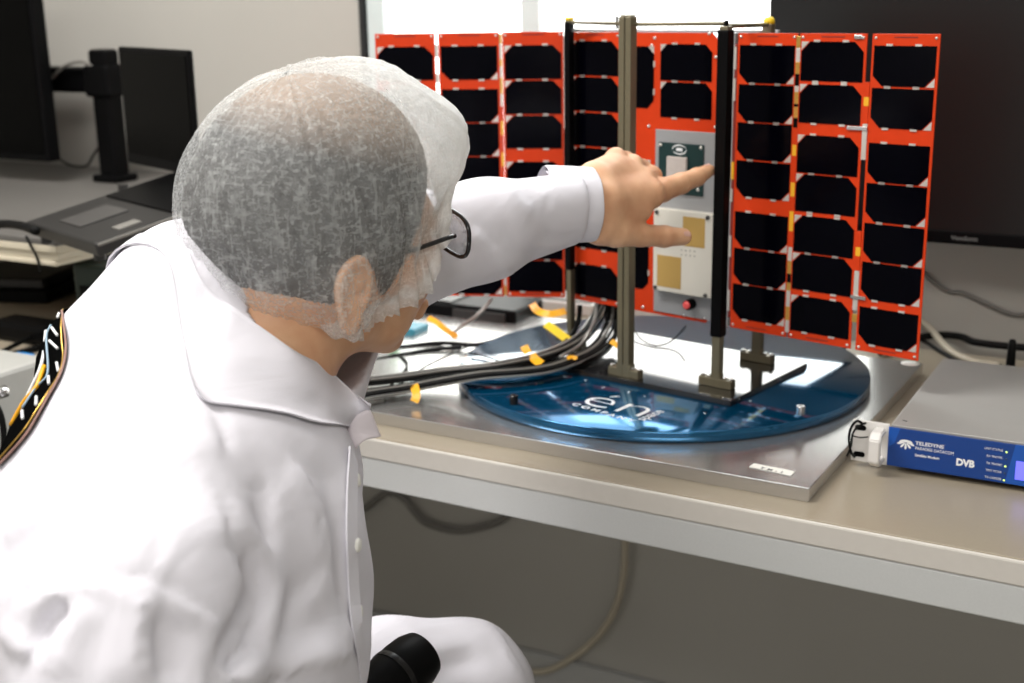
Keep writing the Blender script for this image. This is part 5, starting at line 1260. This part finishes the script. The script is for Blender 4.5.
dense = 0.13 + 0.035 * np.clip(wr, -1, 2) * 0.5 + 0.30 * np.exp(-((Tn - 1.0) / .022) ** 2) + 0.14 * (pleat < .25) * np.clip((Tn - .55) / .45, 0, 1) + 25.0 * lobe((.92, .25, .34), .38, .036) + 10 * lobe((.62, 0, .78), .40, .017) + .40 * lobe((.78, .6, .05), .38, 1.0) + .40 * lobe((.72, -.1, .68), .42, 1.0) + .35 * np.clip((Tn - .90) / .1, 0, 1)
net = raw_mesh('hairnet', [(NP, grid_faces(NU, NV, True))], net_mat(), person, label='gathered white translucent hairnet', attr={'dense': dense.reshape(-1)})

# collar: folded band round the neck opening
na = (hw(-0.01, 0, -0.05) - NB_); na /= np.linalg.norm(na)
inner_px = [(182, 238, .985), (204, 280, .93), (238, 311, .905), (268, 333, .905), (302, 357, .915), (338, 381, .935), (371, 404, .960)]
outer_px = [(168, 252), (186, 335), (201, 390), (237, 402), (292, 412), (326, 424), (352, 428)]
O_hit, okh = trace(coat_base, outer_px)
_I, _ih = trace(lambda p_: np.minimum(head_sdf(p_), coat_base(p_)), [q[:2] for q in inner_px]); inner = [(_I[i] - CF * 0.007) if _ih[i] else at_d(*inner_px[i]) for i in range(len(inner_px))]; outer = [O_hit[i] if okh[i] else at_d(*outer_px[i], inner_px[i][2] + .02) for i in range(len(outer_px))]
outer = [o - CF * 0.010 for o in outer]
mir = lambda p: p - 2 * ((p - NB_) @ np.cross(na, hf) ) * np.cross(na, hf) / max(1e-9, np.cross(na, hf) @ np.cross(na, hf))
in2 = [mir(p) for p in inner]; ou2 = [mir(i_) * .72 + mir(o_) * .28 for i_, o_ in zip(inner, outer)]
IN = [Vector(p) for p in inner[::-1]] + [Vector(p) for p in in2]; OU = [Vector(p) for p in outer[::-1]] + [Vector(p) for p in ou2]
ci, co_ = catmull(IN, 8), catmull(OU, 8); n_ = len(ci); CPs = []
nvv = 13
for a, c in zip(ci, co_):
    out_dir = (a - Vector(NB_)); out_dir = (out_dir - Vector(na) * out_dir.dot(Vector(na))).normalized()
    for j in range(nvv):
        t = j / (nvv - 1); p = a.lerp(c, t) + (out_dir * 0.5 + Vector(na) * 0.6) * (0.007 * math.sin(PI * min(1, t * 1.15)) * (1 - .35 * t))
        CPs.append(np.array(p))
CPs = np.array(CPs)
for jj, w_ in ((nvv - 1, 1.0), (nvv - 2, .8), (nvv - 3, .45)):
    Q_ = CPs[jj::nvv]; Z_ = to_surface(coat_base, Q_, 0.0035); ok_ = np.linalg.norm(Z_ - Q_, axis=1) < .05; CPs[jj::nvv] = np.where(ok_[:, None], Q_ + (Z_ - Q_) * w_, Q_)
fit_ = lambda p_: np.minimum(head_sdf(p_), coat_base(p_))
ii_ = np.arange(len(CPs)); far_ = (fit_(CPs) > 0.0035) & (ii_ >= 12 * nvv) & ((ii_ // nvv > 34) | (ii_ % nvv > 8)); Z_ = to_surface(fit_, CPs[far_], 0.0028, 12); mv_ = np.linalg.norm(Z_ - CPs[far_], axis=1, keepdims=True); CPs[far_] += (Z_ - CPs[far_]) * np.minimum(1, .03 / np.maximum(mv_, 1e-6)) * (mv_ < .08)
d_ = coat_base(CPs); bad = d_ < 0.0028; CPs[bad] += gradient(coat_base, CPs[bad]) * (0.0028 - d_[bad])[:, None]
G_ = CPs.reshape(n_, nvv, 3)
for _ in range(3):                                        # ease the band so that it lies without kinks
    M_ = G_.copy(); M_[1:-1, 1:-1] = (G_[:-2, 1:-1] + G_[2:, 1:-1] + G_[1:-1, :-2] + G_[1:-1, 2:]) / 4; M_[1:-1, -1] = (G_[:-2, -1] + G_[2:, -1]) / 2 * .5 + G_[1:-1, -1] * .5; M_[1:-1, 0] = (G_[:-2, 0] + G_[2:, 0]) / 2 * .5 + G_[1:-1, 0] * .5; G_ = M_
N_ = np.cross(np.gradient(G_, axis=0), np.gradient(G_, axis=1)); N_ /= np.maximum(np.linalg.norm(N_, axis=2, keepdims=True), 1e-9)
if ((G_ - NB_) * N_).sum() < 0: N_ = -N_
flip_ = ((np.cross(np.gradient(G_, axis=0), np.gradient(G_, axis=1)) * N_).sum() < 0)
A_ = (G_ + N_ * 0.0016).reshape(-1, 3); B_ = G_.reshape(-1, 3); gf_ = grid_faces(n_, nvv); K_ = len(A_)
if flip_: gf_ = gf_[:, ::-1]
loop_ = [i * nvv for i in range(n_)] + [(n_ - 1) * nvv + j for j in range(1, nvv)] + [i * nvv + nvv - 1 for i in range(n_ - 2, -1, -1)] + [j for j in range(nvv - 2, 0, -1)]
rim_ = np.array([(loop_[k], loop_[(k + 1) % len(loop_)], loop_[(k + 1) % len(loop_)] + K_, loop_[k] + K_) for k in range(len(loop_))])
if flip_: rim_ = rim_[:, ::-1]
raw_mesh('collar', [(np.concatenate([A_, B_]), np.concatenate([gf_, gf_[:, ::-1] + K_, rim_]))], M['coat'], coat)

# turned-out lapel below the collar tip
LP = [at_d(324, 425, .985), at_d(350, 418, .975), at_d(371, 406, .972), at_d(383, 437, .985), at_d(364, 441, .975), at_d(348, 458, .985)]
b = NB(); lv = [b.verts.new(p) for p in LP]; cv = b.verts.new((LP[0] + LP[3]) / 2 - CF * .010)
for k in range(6): b.faces.new([lv[k], lv[(k + 1) % 6], cv])
bmesh.ops.subdivide_edges(b, edges=b.edges[:], cuts=3, use_grid_fill=True); bmesh.ops.smooth_vert(b, verts=b.verts[:], factor=.5, use_axis_x=True, use_axis_y=True, use_axis_z=True)
bmesh.ops.solidify(b, geom=b.faces[:], thickness=.002); obj('lapel', b, M['coat_in'], coat, smooth=True)

# front edge with buttons
def on_coat(pxs, off):
    P, h = trace(coat_sdf, pxs); P = P[h]; return P + gradient(coat_sdf, P) * off
pl = on_coat([(352, 455), (351, 480), (350, 510), (350, 540), (351, 570), (353, 600), (356, 630), (360, 655), (363, 680)], 0.0006)
if len(pl) > 3:
    g = gradient(coat_sdf, pl).mean(0); b = NB(); strip(b, [tuple(p) for p in pl], 0.016, 0.0014, tuple(g)); obj('placket', b, M['coat'], coat)
for q in ((357, 480), (357, 545), (359, 612)):
    P, h = trace(coat_sdf, [q])
    if h[0]:
        n0 = gradient(coat_sdf, P)[0]; b = NB(); lathe(b, [(0, .0022), (.0042, .0022), (.0052, .0012), (.0052, 0)], n=18, mtx=Matrix.Translation(P[0]) @ Vector(n0).to_track_quat('Z', 'Y').to_matrix().to_4x4())
        obj('button', b, M['paper'], coat, smooth=True)

# woven patch on the back of the coat, seen at its edge
edge_px = [(67, 314), (68, 330), (68, 345), (65, 362), (60, 380), (51, 398), (40, 416), (28, 434), (14, 452), (2, 468)]
EP, eh = trace(coat_base, [(x - 1, y) for x, y in edge_px]); EP = EP[eh]
g0 = gradient(coat_base, EP); rows_ = [EP]
for k in range(14):
    Q = rows_[-1]; gq = gradient(coat_base, Q); t = CF - gq * (gq @ CF)[:, None]; t /= np.linalg.norm(t, axis=1, keepdims=True)
    rows_.append(to_surface(coat_base, Q + t * 0.008, 0.0))
GR = np.stack(rows_, 1); nu_, nv_ = GR.shape[:2]
G2 = GR.reshape(-1, 3); G2 = to_surface(coat_sdf, G2, 0.0022, 5)
patch = raw_mesh('back_patch', [(G2, grid_faces(nu_, nv_))], M['patch'], coat, label='black woven patch on the back of the coat')
def thread(cols, m, w=0.0016, name='stitching'):
    P = []
    for (i, j) in cols:
        i0, j0 = int(i), int(j); P.append(tuple(to_surface(coat_sdf, GR[min(i0, nu_ - 1), min(j0, nv_ - 1)][None], 0.0034, 5)[0]))
    b = NB(); tube(b, P, w, 6, 5); obj(name, b, m, patch, smooth=True)
thread([(i, 0) for i in range(0, nu_)], M['thread_rose'], 0.0009)
thread([(i, 1) for i in range(0, nu_)], M['gold'], 0.0006)
for i in range(1, nu_ - 2): thread([(i, 3), (i, 5)] if i % 2 else [(i, 2), (i, 4)], M['white_ink'], 0.0011, 'letter_stroke')
thread([(2, 5), (3, 6), (5, 6), (6, 7), (7, 6)], M['thread_blue'], 0.0009)
thread([(5, 8), (6, 7), (7, 8), (8, 8)], M['tag_yellow'], 0.0018)
thread([(3, 9), (5, 9), (7, 10)], M['white_ink'], 0.0014)

# glasses
gl = NB()
gf = 0.118
def gw(f, r, u): return Vector(hw(f, r, u))
def lens_loop(s):
    pts = []
    for k in range(28):
        a = 2 * PI * k / 28; x = 0.027 * math.copysign(abs(math.cos(a)) ** .7, math.cos(a)); y = 0.018 * math.copysign(abs(math.sin(a)) ** .7, math.sin(a))
        pts.append(gw(gf - 0.16 * abs(s * 0.036 + x) ** 1.35 * 2.0, s * 0.036 + x, 0.008 + y))
    return pts
t = bmesh.new()
for s in (-1, 1):
    P = lens_loop(s); tube(gl, P + [P[0]], 0.0019, 8, 0)
    tube(gl, [gw(gf - .024, s * .064, .016), gw(gf - .034, s * .068, .017), gw(0.05, s * .069, .013), gw(0.016, s * .071, .012), gw(-0.004, s * .074, .012)], 0.0020, 8)
tube(gl, [gw(gf - .006, -.010, .013), gw(gf + .001, 0, .016), gw(gf - .006, .010, .013)], 0.0016, 8)
glasses = obj('glasses', gl, mat('black_spectacle_frame', (.012, .012, .014), .25), person, smooth=True, label='black framed spectacles')
for s in (-1, 1):
    b = NB(); P = lens_loop(s); c = sum(P, Vector()) / len(P); f0 = [b.verts.new(p) for p in P]; cc = b.verts.new(c + Vector(hf) * 0.002)
    for k in range(len(P)): b.faces.new([f0[k], f0[(k + 1) % len(P)], cc])
    bmesh.ops.solidify(b, geom=b.faces[:], thickness=0.0014); obj('lens', b, M['lens'], glasses, smooth=True)

# trousers and shoes under the coat, and the stool that carries the person
def leg_sdf(p):
    d = None
    for h_, k_ in ((HIP, KN), (HIP2, KN2)):
        ft = np.array([k_[0] + .02, k_[1] + .02, 0.09])
        q = smin(rcone(p, h_, k_, .060, .042), rcone(p, k_, ft, .044, .044), .02); d = q if d is None else smin(d, q, .02)
    return d
VL, FL_ = surface_net(leg_sdf, (-1.15, .25, .03), (-.25, 1.5, .75), .009)
raw_mesh('trousers', [(VL, FL_)], M['trousers'], person)
for k_ in (KN, KN2):
    def shoe(p, k_=k_):
        a = np.array([k_[0] + .02, k_[1] - .01, .045]); b_ = a + np.array([.03, .17, -.008]); d = smin(rcone(p, a, b_, .043, .036), rcone(p, a, a + np.array([0, 0, .06]), .042, .045), .02); return smax(d, 0.0005 - p[:, 2], .004)
    c = np.array([k_[0], k_[1], 0]); VS, FS = surface_net(shoe, c + np.array([-.15, -.15, -.02]), c + np.array([.2, .3, .2]), .006)
    raw_mesh('shoe', [(VS, FS)], M['black'], person)
sc_ = (T3 + HIP) / 2
stool = thing('stool', 'round black swivel stool under the seated person in white', 'stool', (float(T3[0]), float(T3[1]), 0))
near_ = [v[np.hypot(v[:, 0] - T3[0], v[:, 1] - T3[1]) < .18] for v in (VC, VL, V4)]
seat_z = min(float(v[:, 2].min()) for v in near_ if len(v)) - 0.002
b = NB(); lathe(b, [(0, seat_z - .07), (.15, seat_z - .07), (.17, seat_z - .05), (.17, seat_z - .02), (.15, seat_z - .004), (0, seat_z)], n=40); obj('seat', b, M['black'], stool)
b = NB(); lathe(b, [(0, .06), (.028, .06), (.028, seat_z - .07), (0, seat_z - .07)], n=24); obj('column', b, M['steel'], stool)
for k in range(5):
    a = 2 * PI * k / 5; b = NB(); cyl(b, (0, 0, .075), (.24 * math.cos(a), .24 * math.sin(a), .045), .016, 12, bev=.004); obj('foot', b, M['black'], stool)
    b = NB(); cyl(b, (.24 * math.cos(a) - .01 * math.sin(a), .24 * math.sin(a) + .01 * math.cos(a), .0255), (.24 * math.cos(a) + .01 * math.sin(a), .24 * math.sin(a) - .01 * math.cos(a), .0255), .025, 18, bev=.003); obj('caster', b, M['black'], stool)

# ------------------------------------------------------------------ microphone in the right hand
mic = thing('microphone', 'black handheld microphone held in front of the white coat', 'microphone', tuple(MT + mdir * 0.24))
MM = Matrix.Translation(Vector(MT)) @ Vector(mdir).to_track_quat('Z', 'Y').to_matrix().to_4x4()
def mlathe(prof, m, name, par=mic):
    b = NB(); lathe(b, prof, n=36, mtx=MM); return auto_smooth(obj(name, b, m, par, world=True), 30)
mlathe([(0, -.006), (.014, -.005), (.0225, 0.0), (.0255, .010), (.0262, .026), (.0255, .034), (0, .034)], M['black'], 'grille')
mlathe([(0.02, .034), (.0262, .034), (.0264, .037), (.0262, .040), (.02, .040)], M['black_metal'], 'ring')
mlathe([(.02, .040), (.0255, .040), (.0245, .060), (.021, .085), (.0195, .24), (.0185, .25), (0, .25)], M['black'], 'body')
